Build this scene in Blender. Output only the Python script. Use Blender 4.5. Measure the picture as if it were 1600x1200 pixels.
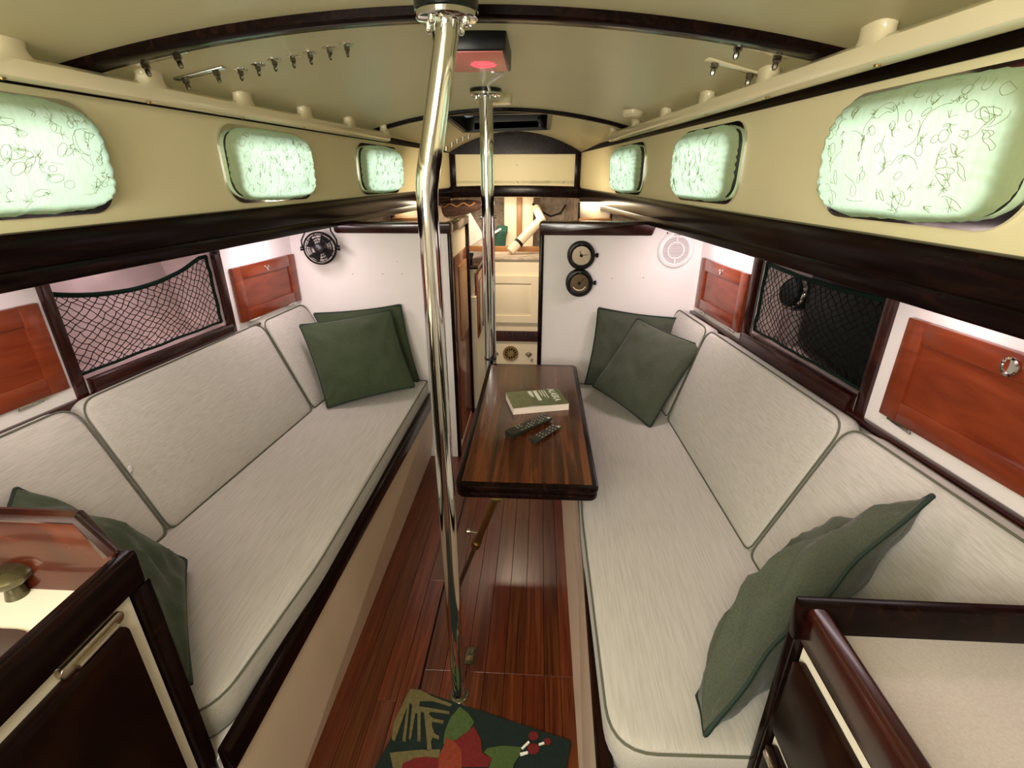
import bpy, bmesh, math, random
from mathutils import Vector, Matrix, noise
from math import pi, sin, cos
RND = random.Random(7)
for o in list(bpy.data.objects): bpy.data.objects.remove(o)
S = bpy.context.scene; COL = S.collection
# ---------------------------------------------------------------- camera
FPX, CX, CY, HC = 765.0, 800.0, 600.0, 1.5
PITCH = math.atan((CY-278)/FPX); YAW = math.atan(45/math.hypot(FPX, CY-278))
CF = Vector((-sin(YAW)*cos(PITCH), cos(YAW)*cos(PITCH), -sin(PITCH)))
CR = Vector((cos(YAW), sin(YAW), 0)); CU = CR.cross(CF); CO = Vector((0, 0, HC))
cam = bpy.data.cameras.new('camera'); camo = bpy.data.objects.new('camera', cam); COL.objects.link(camo)
cam.sensor_width = 36; cam.lens = FPX/1600*36; cam.clip_start = .02
M = Matrix((CR, CU, -CF)).transposed().to_4x4(); M.translation = CO; camo.matrix_world = M
S.camera = camo
S.view_settings.view_transform = 'Standard'; S.view_settings.look = 'None'
S.view_settings.exposure = 0.22; S.view_settings.gamma = 1; S.view_settings.use_curve_mapping = False
# ---------------------------------------------------------------- light
w = bpy.data.worlds.new('sky'); S.world = w; w.use_nodes = True
w.node_tree.nodes['Background'].inputs[0].default_value = (.75, .9, 1, 1)
w.node_tree.nodes['Background'].inputs[1].default_value = .3
def area(name, loc, direction, sx, sy, power, color, spread=180):
    l = bpy.data.lights.new(name, 'AREA'); l.shape = 'RECTANGLE'; l.size = sx; l.size_y = sy
    l.energy = power; l.color = color; l.spread = math.radians(spread)
    o = bpy.data.objects.new(name, l); COL.objects.link(o); o.location = loc
    o.rotation_euler = Vector(direction).to_track_quat('-Z', 'Y').to_euler(); return o
GREEN = (.90, 1, .90); PINK = (1, .80, .86); WARM = (1, .80, .56); YEL = (1, .95, .84)
WIN = [(.785, 1.235), (1.63, 2.12), (2.545, 3.06)]
for a, b in WIN:
    yc = (a+b)/2; ww = b-a
    area('window_daylight_left', (-1.2+.122*yc-.50, yc, 1.68), (1, 0, -.27), ww+.05, .30, 2.0*ww/.5, GREEN, 75)
    area('window_daylight_right', (.8-.122*yc+.50, yc, 1.68), (-1, 0, -.27), ww+.05, .30, 2.0*ww/.5, GREEN, 75)
area('companionway_daylight', (-.72, -.62, 1.50), (.30, 1, .10), .7, .45, 22, YEL)
area('hatch_daylight', (-.2, -.25, 1.79), (.05, .55, -1), .5, .4, 17, YEL)
area('galley_lamp', (-1.05, .1, 1.28), (.1, .05, -1), .3, .12, .7, WARM)
area('side_deck_lamp_left', (-1.22, 1.05, 1.30), (-.15, 0, -1), .10, .9, 2.0, PINK)
area('side_deck_lamp_right', (.81, 1.05, 1.30), (.15, 0, -1), .10, .9, 2.0, PINK)
area('corner_lamp_left', (-1.08, 2.12, 1.30), (-.25, .2, -1), .08, .30, 3.0, PINK)
area('corner_lamp_right', (.66, 2.12, 1.30), (.25, .2, -1), .08, .30, 3.2, PINK)
area('forepeak_lamp', (-.2, 3.05, 1.60), (0, .55, -1), .35, .12, 10, WARM)
area('forepeak_lamp_far', (-.25, 4.0, 1.30), (0, .4, -.6), .5, .06, 2.6, WARM)
area('net_bay_lamp', (-1.42, 1.6, 1.325), (-.1, 0, -1), .05, .5, .8, PINK)
# ---------------------------------------------------------------- helpers
def at(u, v, axis, val):
    d = CF*FPX + CR*(u-CX) + CU*(CY-v); t = (val-CO[axis])/d[axis]; return CO + d*t
def atp(u, v, a, b):                      # on the plane x = a + b*y
    d = CF*FPX + CR*(u-CX) + CU*(CY-v); t = (a + b*CO.y - CO.x)/(d.x - b*d.y); return CO + d*t
LWx = lambda y: -1.2+.122*y
RWx = lambda y: .8-.122*y
LPx = lambda y: -1.52+.116*y
RPx = lambda y: 1.045-.11*y
def ceil_z(x, y):
    xc = (LWx(y)+RWx(y))/2; hw = (RWx(y)-LWx(y))/2; t = (x-xc)/hw
    ed = 1.725 if y < 2.9 else 1.725-.05*(y-2.9)/1.2
    return 1.82-(1.82-ed)*t*t
MATS = {}
def nodes(name):
    m = bpy.data.materials.new(name); m.use_nodes = True; MATS[name] = m
    nt = m.node_tree; return m, nt, nt.nodes['Principled BSDF']
def tc(nt, scale=(1, 1, 1), rot=(0, 0, 0)):
    g = nt.nodes.new('ShaderNodeNewGeometry'); mp = nt.nodes.new('ShaderNodeMapping')
    mp.inputs['Scale'].default_value = scale; mp.inputs['Rotation'].default_value = rot
    nt.links.new(g.outputs['Position'], mp.inputs[0]); return mp.outputs[0]
def noi(nt, vec, scale, detail=3, dist=0):
    n = nt.nodes.new('ShaderNodeTexNoise'); n.inputs['Scale'].default_value = scale
    n.inputs['Detail'].default_value = detail; n.inputs['Distortion'].default_value = dist
    nt.links.new(vec, n.inputs['Vector']); return n.outputs['Fac']
def ramp(nt, fac, stops):
    r = nt.nodes.new('ShaderNodeValToRGB'); e = r.color_ramp.elements
    while len(e) < len(stops): e.new(.5)
    for k, (p, c) in enumerate(stops): e[k].position = p; e[k].color = (*c, 1)
    nt.links.new(fac, r.inputs[0]); return r.outputs[0]
def bump(nt, p, fac, st, dist=.002):
    b = nt.nodes.new('ShaderNodeBump'); b.inputs['Strength'].default_value = st; b.inputs['Distance'].default_value = dist
    nt.links.new(fac, b.inputs['Height']); nt.links.new(b.outputs[0], p.inputs['Normal'])
def plain(name, c, rough=.5, metal=0, spec=.5, coat=0, var=0, vs=6):
    m, nt, p = nodes(name)
    p.inputs['Base Color'].default_value = (*c, 1); p.inputs['Roughness'].default_value = rough
    p.inputs['Metallic'].default_value = metal; p.inputs['Specular IOR Level'].default_value = spec
    p.inputs['Coat Weight'].default_value = coat; p.inputs['Coat Roughness'].default_value = .08
    if var:
        f = noi(nt, tc(nt), vs, 4)
        nt.links.new(ramp(nt, f, [(.3, tuple(x*(1-var) for x in c)), (.7, tuple(min(1, x*(1+var)) for x in c))]), p.inputs['Base Color'])
    return m
def wood(name, dark, mid, light, sc=(14, 1.2, 14), rough=.25, coat=.6, dist=1.5, ns=2.2):
    m, nt, p = nodes(name)
    v = tc(nt, sc); f = noi(nt, v, ns, 6, dist)
    c = ramp(nt, f, [(.32, dark), (.5, mid), (.68, light)]); nt.links.new(c, p.inputs['Base Color'])
    p.inputs['Roughness'].default_value = rough; p.inputs['Coat Weight'].default_value = coat
    p.inputs['Coat Roughness'].default_value = .07
    if name in ('mahogany_dark', 'drawer_wood'): p.inputs['Specular IOR Level'].default_value = .12
    bump(nt, p, f, .08, .001); return m
plain('cream', (.78, .71, .43), .42, var=.03, vs=3)
plain('ceiling_cream', (.80, .69, .41), .36, var=.03, vs=2)
plain('gelcoat', (.78, .70, .46), .2, coat=.4)
plain('white', (.80, .76, .73), .45, var=.02)
plain('warm_white', (.86, .76, .58), .45, var=.02)
plain('bench_white', (.68, .54, .40), .5, var=.03)
plain('recess_pink', (.66, .50, .48), .7, var=.12, vs=9)
plain('counter', (.82, .76, .62), .4, var=.03)
plain('black', (.005, .005, .005), .35, spec=.25)
plain('cap_black', (.004, .006, .005), .18)
plain('rubber', (.015, .015, .015), .6)
plain('net_black', (.003, .005, .003), .8, spec=.1)
plain('net_green', (.004, .014, .008), .8, spec=.1)
plain('chrome', (.74, .75, .72), .07, metal=1)
plain('steel', (.50, .50, .50), .25, metal=1, var=.1)
plain('steel_dark', (.20, .19, .16), .2, metal=1)
plain('brushed', (.62, .54, .42), .28, metal=1)
plain('dial_dark', (.26, .19, .12), .25, metal=1)
plain('brass', (.35, .25, .10), .35, metal=1)
plain('dark_brass', (.10, .09, .045), .25, metal=.7, coat=.3)
plain('pipe_grey', (.10, .105, .07), .8)
plain('pipe_green', (.008, .022, .012), .8)
plain('lens_red', (.85, .26, .22), .35)
plain('plastic_white', (.84, .80, .79), .35)
plain('grille_grey', (.24, .17, .17), .6)
plain('book_green', (.11, .13, .035), .35, var=.25, vs=30)
plain('paper', (.86, .76, .66), .7)
plain('print_white', (.85, .85, .75), .6)
plain('button', (.62, .62, .52), .5)
plain('remote', (.018, .020, .012), .35)
plain('rug_green', (.002, .012, .008), .95, var=.3, vs=90)
plain('rug_olive', (.12, .10, .035), .95, var=.2, vs=90)
plain('rug_leaf', (.05, .085, .018), .95, var=.2, vs=90)
plain('rug_red', (.13, .006, .005), .95, var=.2, vs=90)
plain('rug_orange', (.20, .03, .008), .95, var=.2, vs=90)
plain('carpet_grey', (.46, .38, .31), .95, var=.35, vs=22)
plain('pine_post', (.33, .15, .05), .4)
plain('teal', (.02, .08, .06), .9)
plain('bag', (.05, .02, .012), .8, var=.5, vs=40)
plain('hatch_acrylic', (.004, .008, .006), .08)
plain('sign_wood', (.045, .008, .008), .5)
plain('sign_cut', (.012, .003, .003), .6)
wood('mahogany_dark', (.003, .001, .001), (.006, .002, .0015), (.013, .004, .0025), rough=.22, coat=0)
wood('mahogany', (.13, .020, .006), (.17, .029, .008), (.21, .039, .011), sc=(7, 1.5, 7), rough=.24, coat=.15)
wood('mahogany_mid', (.014, .0025, .002), (.024, .004, .0025), (.038, .007, .0035), sc=(7, 2, 7), rough=.22, coat=.2)
wood('mahogany_board', (.030, .004, .002), (.055, .008, .003), (.10, .018, .006), sc=(2, 4, 3), rough=.16, coat=.3)
wood('table_wood', (.018, .005, .002), (.075, .020, .006), (.17, .052, .013), sc=(26, 1.1, 1), rough=.25, coat=.25, dist=.8, ns=1.5)
wood('drawer_wood', (.004, .001, .001), (.008, .002, .001), (.016, .005, .002), sc=(3, 3, 3), rough=.3, coat=.05)
def floor_wood(name, k):
    m, nt, p = nodes(name)
    v = tc(nt, (42, 1.3, 1)); f = noi(nt, v, 1.5+.1*k, 5, 1.2)
    a = RND.uniform(.6, 1.0); hue = RND.uniform(.8, 1.35)
    d = tuple(x*a for x in (.06, .010*hue, .003)); mi = tuple(x*a for x in (.125, .027*hue, .007)); l = tuple(x*a for x in (.20, .055*hue, .014))
    c = ramp(nt, f, [(.3, d), (.5, mi), (.72, l)])
    k2 = noi(nt, tc(nt, (9, 4, 1)), 1.6, 2, .3)       # scattered knots
    mx = nt.nodes.new('ShaderNodeMixRGB'); nt.links.new(ramp(nt, k2, [(.76, (0, 0, 0)), (.79, (1, 1, 1))]), mx.inputs[0])
    nt.links.new(c, mx.inputs[1]); mx.inputs[2].default_value = (.02, .004, .002, 1)
    nt.links.new(mx.outputs[0], p.inputs['Base Color'])
    p.inputs['Roughness'].default_value = .28; p.inputs['Coat Weight'].default_value = .25; p.inputs['Coat Roughness'].default_value = .2
    return m
for k in range(5): floor_wood('plank_%s' % 'abcde'[k], k)
def fabric(name, c1, c2, sc, bs=.25):
    m, nt, p = nodes(name)
    f = noi(nt, tc(nt, sc), 1.0, 4, .2); g = noi(nt, tc(nt), 420, 2)
    nt.links.new(ramp(nt, f, [(.33, c1), (.62, c2)]), p.inputs['Base Color'])
    ad = nt.nodes.new('ShaderNodeMath'); ad.operation = 'ADD'; nt.links.new(f, ad.inputs[0]); nt.links.new(g, ad.inputs[1])
    p.inputs['Roughness'].default_value = .95; p.inputs['Specular IOR Level'].default_value = .1
    p.inputs['Sheen Weight'].default_value = .15
    bump(nt, p, ad.outputs[0], bs, .0012); return m
fabric('upholstery', (.42, .405, .35), (.50, .48, .43), (300, 10, 300), .12)
fabric('linen_green', (.034, .050, .025), (.056, .074, .040), (420, 420, 120))
fabric('linen_grey_green', (.052, .062, .042), (.078, .086, .060), (420, 420, 120))
def curtain_mat():
    m, nt, p = nodes('curtain'); out = nt.nodes['Material Output']
    tr = nt.nodes.new('ShaderNodeBsdfTranslucent'); df = nt.nodes.new('ShaderNodeBsdfDiffuse')
    f = noi(nt, tc(nt, (60, 60, 8)), 2, 3)
    c = ramp(nt, f, [(.3, (.66, .84, .66)), (.7, (.80, .94, .80))])
    nt.links.new(c, tr.inputs[0]); df.inputs[0].default_value = (.40, .45, .20, 1)
    mx = nt.nodes.new('ShaderNodeMixShader'); mx.inputs[0].default_value = .45
    nt.links.new(tr.outputs[0], mx.inputs[1]); nt.links.new(df.outputs[0], mx.inputs[2]); nt.links.new(mx.outputs[0], out.inputs[0])
    m, nt, p = nodes('pane_glass'); out = nt.nodes['Material Output']
    t = nt.nodes.new('ShaderNodeBsdfTransparent'); g = nt.nodes.new('ShaderNodeBsdfGlossy'); g.inputs['Roughness'].default_value = .02
    mx = nt.nodes.new('ShaderNodeMixShader'); mx.inputs[0].default_value = .06
    nt.links.new(t.outputs[0], mx.inputs[1]); nt.links.new(g.outputs[0], mx.inputs[2]); nt.links.new(mx.outputs[0], out.inputs[0])
curtain_mat()
plain('thread', (.26, .30, .12), .9)
m, nt, p = nodes('lamp_glow'); p.inputs['Emission Color'].default_value = (1, .85, .62, 1); p.inputs['Emission Strength'].default_value = 9
m, nt, p = nodes('led_red'); p.inputs['Base Color'].default_value = (.8, .05, .08, 1)
p.inputs['Emission Color'].default_value = (1, .10, .12, 1); p.inputs['Emission Strength'].default_value = 1.2

# ---- mesh building; every shape is given in world coordinates, objects get their own origin
def q(v): return Vector(v)
def box(bm, c, s, rot=None, bev=0, seg=2):
    t = bmesh.new(); bmesh.ops.create_cube(t, size=1)
    for v in t.verts: v.co = Vector((v.co.x*s[0], v.co.y*s[1], v.co.z*s[2]))
    if bev: bmesh.ops.bevel(t, geom=t.edges[:], offset=min(bev, min(s)*.49), segments=seg, profile=.5, affect='EDGES')
    for v in t.verts:
        if rot is not None: v.co = rot @ v.co
        v.co += Vector(c)
    merge(bm, t)
def merge(bm, t):
    me = bpy.data.meshes.new('tmp'); t.to_mesh(me); t.free(); bm.from_mesh(me); bpy.data.meshes.remove(me)
def hexa(bm, p, bev=0, seg=2):           # 8 corners: bottom 4 then top 4, both counterclockwise
    t = bmesh.new(); vs = [t.verts.new(x) for x in p]
    for f in ((3, 2, 1, 0), (4, 5, 6, 7), (0, 1, 5, 4), (1, 2, 6, 5), (2, 3, 7, 6), (3, 0, 4, 7)): t.faces.new([vs[i] for i in f])
    bmesh.ops.recalc_face_normals(t, faces=t.faces[:])
    if bev: bmesh.ops.bevel(t, geom=t.edges[:], offset=bev, segments=seg, profile=.5, affect='EDGES')
    merge(bm, t)
def prism(bm, poly, mapf, d0, d1, bev=0):
    t = bmesh.new(); a = [t.verts.new(mapf(x, y, d0)) for x, y in poly]; b = [t.verts.new(mapf(x, y, d1)) for x, y in poly]
    n = len(poly); t.faces.new(a[::-1]); t.faces.new(b)
    for i in range(n): t.faces.new((a[i], a[(i+1) % n], b[(i+1) % n], b[i]))
    bmesh.ops.recalc_face_normals(t, faces=t.faces[:])
    if bev:
        es = [e for e in t.edges if e.calc_face_angle(0) > .5]
        bmesh.ops.bevel(t, geom=es, offset=bev, segments=2, profile=.5, affect='EDGES')
    merge(bm, t)
def tube(bm, pts, r, n=8, closed=False, caps=True):
    pts = [Vector(p) for p in pts]; N = len(pts); rr = r if isinstance(r, (list, tuple)) else [r]*N
    rings = []; up = None
    for i, p in enumerate(pts):
        a = pts[i-1] if (i or closed) else p; b = pts[(i+1) % N] if (i < N-1 or closed) else p
        d = (b-a).normalized() if (b-a).length > 1e-9 else Vector((0, 0, 1))
        if up is None: up = d.orthogonal().normalized()
        up = (up - d*up.dot(d)); up = up.normalized() if up.length > 1e-6 else d.orthogonal().normalized()
        s = d.cross(up)
        rings.append([bm.verts.new(p + (up*cos(2*pi*k/n)+s*sin(2*pi*k/n))*rr[i]) for k in range(n)])
    for i in range(N if closed else N-1):
        A, B = rings[i], rings[(i+1) % N]
        for k in range(n): bm.faces.new((A[k], A[(k+1) % n], B[(k+1) % n], B[k]))
    if caps and not closed: bm.faces.new(rings[0][::-1]); bm.faces.new(rings[-1])
def lathe(bm, o, axis, prof, n=32):      # prof: (radius, height along axis)
    o = Vector(o); ax = Vector(axis).normalized(); u = ax.orthogonal().normalized(); v = ax.cross(u); rings = []
    for r, h in prof:
        if r < 1e-6: rings.append([bm.verts.new(o+ax*h)])
        else: rings.append([bm.verts.new(o+ax*h+(u*cos(2*pi*k/n)+v*sin(2*pi*k/n))*r) for k in range(n)])
    for A, B in zip(rings, rings[1:]):
        for k in range(n):
            a = [A[k % len(A)], A[(k+1) % n % len(A)]]; b = [B[(k+1) % n % len(B)], B[k % len(B)]]
            f = list(dict.fromkeys(a+b))
            if len(f) > 2: bm.faces.new(f)
def plate(bm, loops, mapf, d0, d1, bev=0): # filled outline with holes, extruded between depths d0 and d1
    cu = bpy.data.curves.new('c', 'CURVE'); cu.dimensions = '2D'; cu.fill_mode = 'BOTH'; cu.extrude = .5
    for lp in loops:
        s = cu.splines.new('POLY'); s.points.add(len(lp)-1); s.use_cyclic_u = True
        for k, (x, y) in enumerate(lp): s.points[k].co = (x, y, 0, 1)
    o = bpy.data.objects.new('c', cu); COL.objects.link(o)
    me = bpy.data.meshes.new_from_object(o.evaluated_get(bpy.context.evaluated_depsgraph_get()))
    bpy.data.objects.remove(o); bpy.data.curves.remove(cu)
    for v in me.vertices: v.co = mapf(v.co.x, v.co.y, d0+(d1-d0)*(v.co.z+.5))
    t = bmesh.new(); t.from_mesh(me); bpy.data.meshes.remove(me)
    bmesh.ops.remove_doubles(t, verts=t.verts[:], dist=1e-5); bmesh.ops.recalc_face_normals(t, faces=t.faces[:]); merge(bm, t)
def rrect(x0, y0, x1, y1, r, n=6):
    out = []
    for cx, cy, a in ((x1-r, y0+r, -90), (x1-r, y1-r, 0), (x0+r, y1-r, 90), (x0+r, y0+r, 180)):
        for k in range(n+1):
            t = math.radians(a+90*k/n); out.append((cx+r*cos(t), cy+r*sin(t)))
    return out
def rpoly(pts, r, n=6):                  # polygon with rounded corners; r one per corner
    out = []; N = len(pts)
    for i in range(N):
        p = Vector(pts[i]); a = Vector(pts[i-1])-p; b = Vector(pts[(i+1) % N])-p
        if r[i] <= 0: out.append(tuple(p)); continue
        A = p+a.normalized()*r[i]; B = p+b.normalized()*r[i]
        for k in range(n+1):
            t = k/n; c = A*(1-t)**2+p*2*t*(1-t)+B*t*t; out.append((c.x, c.y))
    return out
ORG = {}
def put(name, bm, mat, parent=None, origin=None, smooth=True, label=None, cat=None, group=None, kind=None):
    bmesh.ops.recalc_face_normals(bm, faces=bm.faces[:]) if not getattr(bm, '_keep', False) else None
    me = bpy.data.meshes.new(name); bm.to_mesh(me); bm.free()
    if parent is not None: org = ORG[parent.name]
    elif origin is not None: org = Vector(origin)
    else:
        xs = [v.co for v in me.vertices]; org = Vector(((min(v.x for v in xs)+max(v.x for v in xs))/2, (min(v.y for v in xs)+max(v.y for v in xs))/2, min(v.z for v in xs)))
    me.transform(Matrix.Translation(-org))
    mats = mat if isinstance(mat, (list, tuple)) else [mat]
    for x in mats: me.materials.append(MATS[x])
    o = bpy.data.objects.new(name, me); COL.objects.link(o)
    if parent is not None: o.parent = parent
    else: o.location = org
    ORG[o.name] = org
    if smooth:
        me.shade_smooth()
        me.set_sharp_from_angle(angle=math.radians(38))
    return tag(o, label, cat, group, kind)
def tag(o, label=None, cat=None, group=None, kind=None):
    for k, v in (('label', label), ('category', cat), ('group', group), ('kind', kind)):
        if v: o[k] = v
    return o
def thing(name, org, label, cat, group=None):
    o = bpy.data.objects.new(name, None); COL.objects.link(o); o.location = org; o.empty_display_size = .05
    ORG[o.name] = Vector(org); return tag(o, label, cat, group)
def text(bm, s, size, mapf, d=.001):
    cu = bpy.data.curves.new('t', 'FONT'); cu.body = s; cu.size = size; cu.align_x = 'CENTER'; cu.align_y = 'CENTER'; cu.extrude = .5; cu.offset = size*.02
    o = bpy.data.objects.new('t', cu); COL.objects.link(o)
    me = bpy.data.meshes.new_from_object(o.evaluated_get(bpy.context.evaluated_depsgraph_get()))
    bpy.data.objects.remove(o); bpy.data.curves.remove(cu)
    for v in me.vertices: v.co = mapf(v.co.x, v.co.y, d*(v.co.z+.5))
    bm.from_mesh(me); bpy.data.meshes.remove(me)
B = bmesh.new
NP = dict(label=None)
def struct(name, bm, mat, parent=None, label=None, smooth=True, cat=None):
    o = put(name, bm, mat, parent, smooth=smooth, label=label, cat=cat)
    if parent is None: o['kind'] = 'structure'
    return o
# ================================================================ STRUCTURE
YB, BH = -.75, 2.45                       # aft end of the cabin, main bulkhead
FX0, FX1 = -.61, .142
# floor and planks
bm = B(); box(bm, (-.2, 1.6, -.035), (3.4, 5.0, .03)); floor = struct('floor', bm, 'sign_cut', label='dark sub-floor under the varnished cabin sole planks', cat='floor')
xs = [FX0, -.545, -.478, -.415, -.352, -.285, -.212, -.150, -.085, -.022, .045, .098, FX1]
for i in range(len(xs)-1):
    g = .0035 if i == 3 else .0007
    cuts = [YB, .35 if i % 2 else .1, 1.11 if i > 3 else 1.5, 2.2 if i % 2 else 1.9, 3.7] if i > 2 else [YB, .6+.2*i, 2.0, 3.7]
    for j in range(len(cuts)-1):
        bm = B(); z = RND.uniform(-.0004, .0004)
        a = xs[i]+(.0035 if i == 4 else .0007)
        box(bm, ((a+xs[i+1]-g)/2, (cuts[j]+cuts[j+1])/2, -.01+z), (xs[i+1]-g-a, cuts[j+1]-cuts[j]-.0006, .02), bev=.0005, seg=1)
        put('plank', bm, 'plank_%s' % 'abcde'[RND.randrange(5)], floor, smooth=False)
# trunk sides with window openings
def wall_side(side):
    fx = LWx if side < 0 else RWx
    mp = lambda y, z, d: Vector((fx(y)+side*d, y, z))
    bm = B(); holes = [rrect(a+.035, 1.452, b-.035, 1.627, .05)[::-1] for a, b in WIN]
    plate(bm, [[(YB, 1.316), (4.12, 1.34), (4.12, 1.86), (YB, 1.86)]]+holes, mp, 0, .03)
    nm = 'left' if side < 0 else 'right'
    struct('wall_%s' % nm, bm, 'cream', label='cream upper cabin side on the %s with three curtained ports' % nm, cat='wall', smooth=False)
    bm = B()                                  # dark moulding at the top corner
    hexa(bm, [mp(YB, 1.674, -.004), mp(4.1, 1.674, -.004), mp(4.1, 1.674, .01), mp(YB, 1.674, .01), mp(YB, 1.72, -.006), mp(4.1, 1.70, -.006), mp(4.1, 1.70, .01), mp(YB, 1.72, .01)])
    struct('trim_1' if side < 0 else 'trim_2', bm, 'mahogany_dark', label='dark thin moulding where the %s cabin side meets the ceiling' % nm, cat='trim')
    bm = B()                                  # heavy beam below the ports, two steps
    z0, z1 = (1.309, 1.381), (1.352, 1.432)
    hexa(bm, [mp(YB, z0[0], -.022), mp(4.1, z1[0], -.022), mp(4.1, z1[0], .02), mp(YB, z0[0], .02), mp(YB, z0[1]-.004, -.022), mp(4.1, z1[1], -.022), mp(4.1, z1[1], .02), mp(YB, z0[1]-.004, .02)], bev=.006)
    b = struct('trim_3' if side < 0 else 'trim_4', bm, 'mahogany_dark', label='glossy near-black beam running below the %s ports' % nm, cat='beam')
    bm = B()
    hexa(bm, [mp(YB, 1.268, -.008), mp(4.05, 1.314, -.008), mp(4.05, 1.314, .02), mp(YB, 1.268, .02), mp(YB, 1.311, -.008), mp(4.05, 1.352, -.008), mp(4.05, 1.352, .02), mp(YB, 1.311, .02)], bev=.005)
    put('lower_moulding', bm, 'mahogany_dark', b)
wall_side(-1); wall_side(1)
# ceiling, cambered, with a hatch opening forward
bm = B(); NX, ys = 24, [YB, 0, 1, 2, 2.84, 3.62, 4.12]
hx0, hx1 = -.50, .035
def cgrid(xa, xb, ya, yb, n):
    rows = []
    for y in (ya, (ya+yb)/2, yb):
        fa = lambda k: (LWx(y)-.05 if xa is None else xa)+((RWx(y)+.05 if xb is None else xb)-(LWx(y)-.05 if xa is None else xa))*k/n
        rows.append([bm.verts.new((fa(k), y, ceil_z(fa(k), y))) for k in range(n+1)])
    for r0, r1 in zip(rows, rows[1:]):
        for k in range(n): bm.faces.new((r0[k], r1[k], r1[k+1], r0[k+1]))
cgrid(None, None, YB, 1.2, 40); cgrid(None, None, 1.2, 2.84, 40); cgrid(None, hx0, 2.84, 3.62, 14); cgrid(hx1, None, 2.84, 3.62, 14); cgrid(None, None, 3.62, 4.12, 40)
ext = bmesh.ops.solidify(bm, geom=bm.faces[:], thickness=-.02)
struct('ceiling', bm, 'ceiling_cream', label='cambered cream cabin ceiling', cat='ceiling')
h = thing('deck_hatch', ((hx0+hx1)/2, 3.23, 1.80), 'dark closed overhead hatch beyond the second ceiling beam', 'hatch')
bm = B(); mp = lambda x, y, d: Vector((x, y, ceil_z(x, y)+d))
plate(bm, [rrect(hx0-.02, 2.82, hx1+.02, 3.64, .05), rrect(hx0+.0, 2.845, hx1-.0, 3.615, .04)[::-1]], mp, -.006, .04); put('frame', bm, 'black', h)
bm = B(); box(bm, ((hx0+hx1)/2, 3.23, 1.876), (.60, .84, .01)); put('acrylic_pane', bm, 'hatch_acrylic', h)
bm = B(); plate(bm, [rrect(hx0-.015, 2.83, hx1+.015, 3.635, .05), rrect(hx0+.005, 2.85, hx1-.005, 3.615, .05)[::-1]], mp, .0, .075); put('coaming', bm, 'black', h)
bm = B(); box(bm, (hx1-.05, 3.56, 1.845), (.03, .05, .03), bev=.004); put('latch', bm, 'black', h)
# deck beams across the ceiling
def beam(y, wy, dz, name, label, s0=0., s1=1.):
    bm = B(); n = 32; pr = []
    for k in range(n+1):
        x = LWx(y)+.0+(RWx(y)-LWx(y))*(s0+(s1-s0)*k/n); z = ceil_z(x, y)
        pr.append([bm.verts.new((x, y-wy/2, z+.005)), bm.verts.new((x, y-wy/2, z-dz+.004)), bm.verts.new((x, y-wy/2+.006, z-dz)), bm.verts.new((x, y+wy/2-.006, z-dz)), bm.verts.new((x, y+wy/2, z-dz+.004)), bm.verts.new((x, y+wy/2, z+.005))])
    for a, b in zip(pr, pr[1:]):
        for k in range(6): bm.faces.new((a[k], a[(k+1) % 6], b[(k+1) % 6], b[k]))
    bm.faces.new(pr[0]); bm.faces.new(pr[-1][::-1])
    struct(name, bm, 'mahogany_dark', label=label, cat='beam')
beam(1.215, .055, .020, 'trim_5', 'dark ceiling beam nearest overhead, aft of the lamp box')
beam(2.76, .035, .018, 'trim_6', 'thin dark ceiling beam arching in front of the hatch')
# forward end of the trunk: panel, arch, uprights, crossbeam
YF = 4.1; xl, xr = LWx(YF), RWx(YF)
bm = B(); mpf = lambda x, z, d: Vector((x, YF+d, z))
box(bm, ((xl+xr)/2, YF+.02, 1.58), (xr-xl+.1, .02, .44)); wf = struct('wall_front', bm, 'cream', label='cream forward panel under the arch at the end of the cabin top', cat='wall', smooth=False)
bm = B(); arch = [(xr, 1.665)]+[(xr+(xl-xr)*k/20, ceil_z(xr+(xl-xr)*k/20, YF)+.01) for k in range(21)]+[(xl, 1.665)]
plate(bm, [arch], mpf, -.03, .01); put('arch_board', bm, 'mahogany_dark', wf)
for x in (xl+.02, xr-.02):
    bm = B(); box(bm, (x, YF-.005, 1.55), (.045, .03, .26), bev=.004); put('upright', bm, 'mahogany_dark', wf)
bm = B(); n = 16; top = [(xl-.03+(xr-xl+.06)*k/n, 1.437+.010*(1-(2*k/n-1)**2)) for k in range(n+1)]; low = [(x, z-.082) for x, z in top[::-1]]
prism(bm, top+low, mpf, -.05, .02, bev=.004); struct('trim_7', bm, 'mahogany_dark', label='dark crossbeam over the forward passage opening', cat='beam')
bm = B(); c = at(808, 258, 1, YF); lathe(bm, c, (0, -1, 0), [(.003, -.012), (.003, .004), (0, .004)], 8); put('screw_hole', bm, 'rubber', wf)
# side decks (undersides) over the settees
for s, f1, f2, nm in ((-1, LWx, LPx, 'left'), (1, RWx, RPx, 'right')):
    bm = B(); P = [(f1(YB), YB), (f1(3.3)-s*0, 3.3), (f2(3.3)+s*.08, 3.3), (f2(YB)+s*.08, YB)]
    hexa(bm, [(x, y, 1.315) for x, y in P]+[(x, y, 1.345) for x, y in P]); struct('ceiling_side_%s' % nm, bm, 'white', label='white underside of the side deck above the %s settee' % nm, cat='ceiling', smooth=False)
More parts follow.
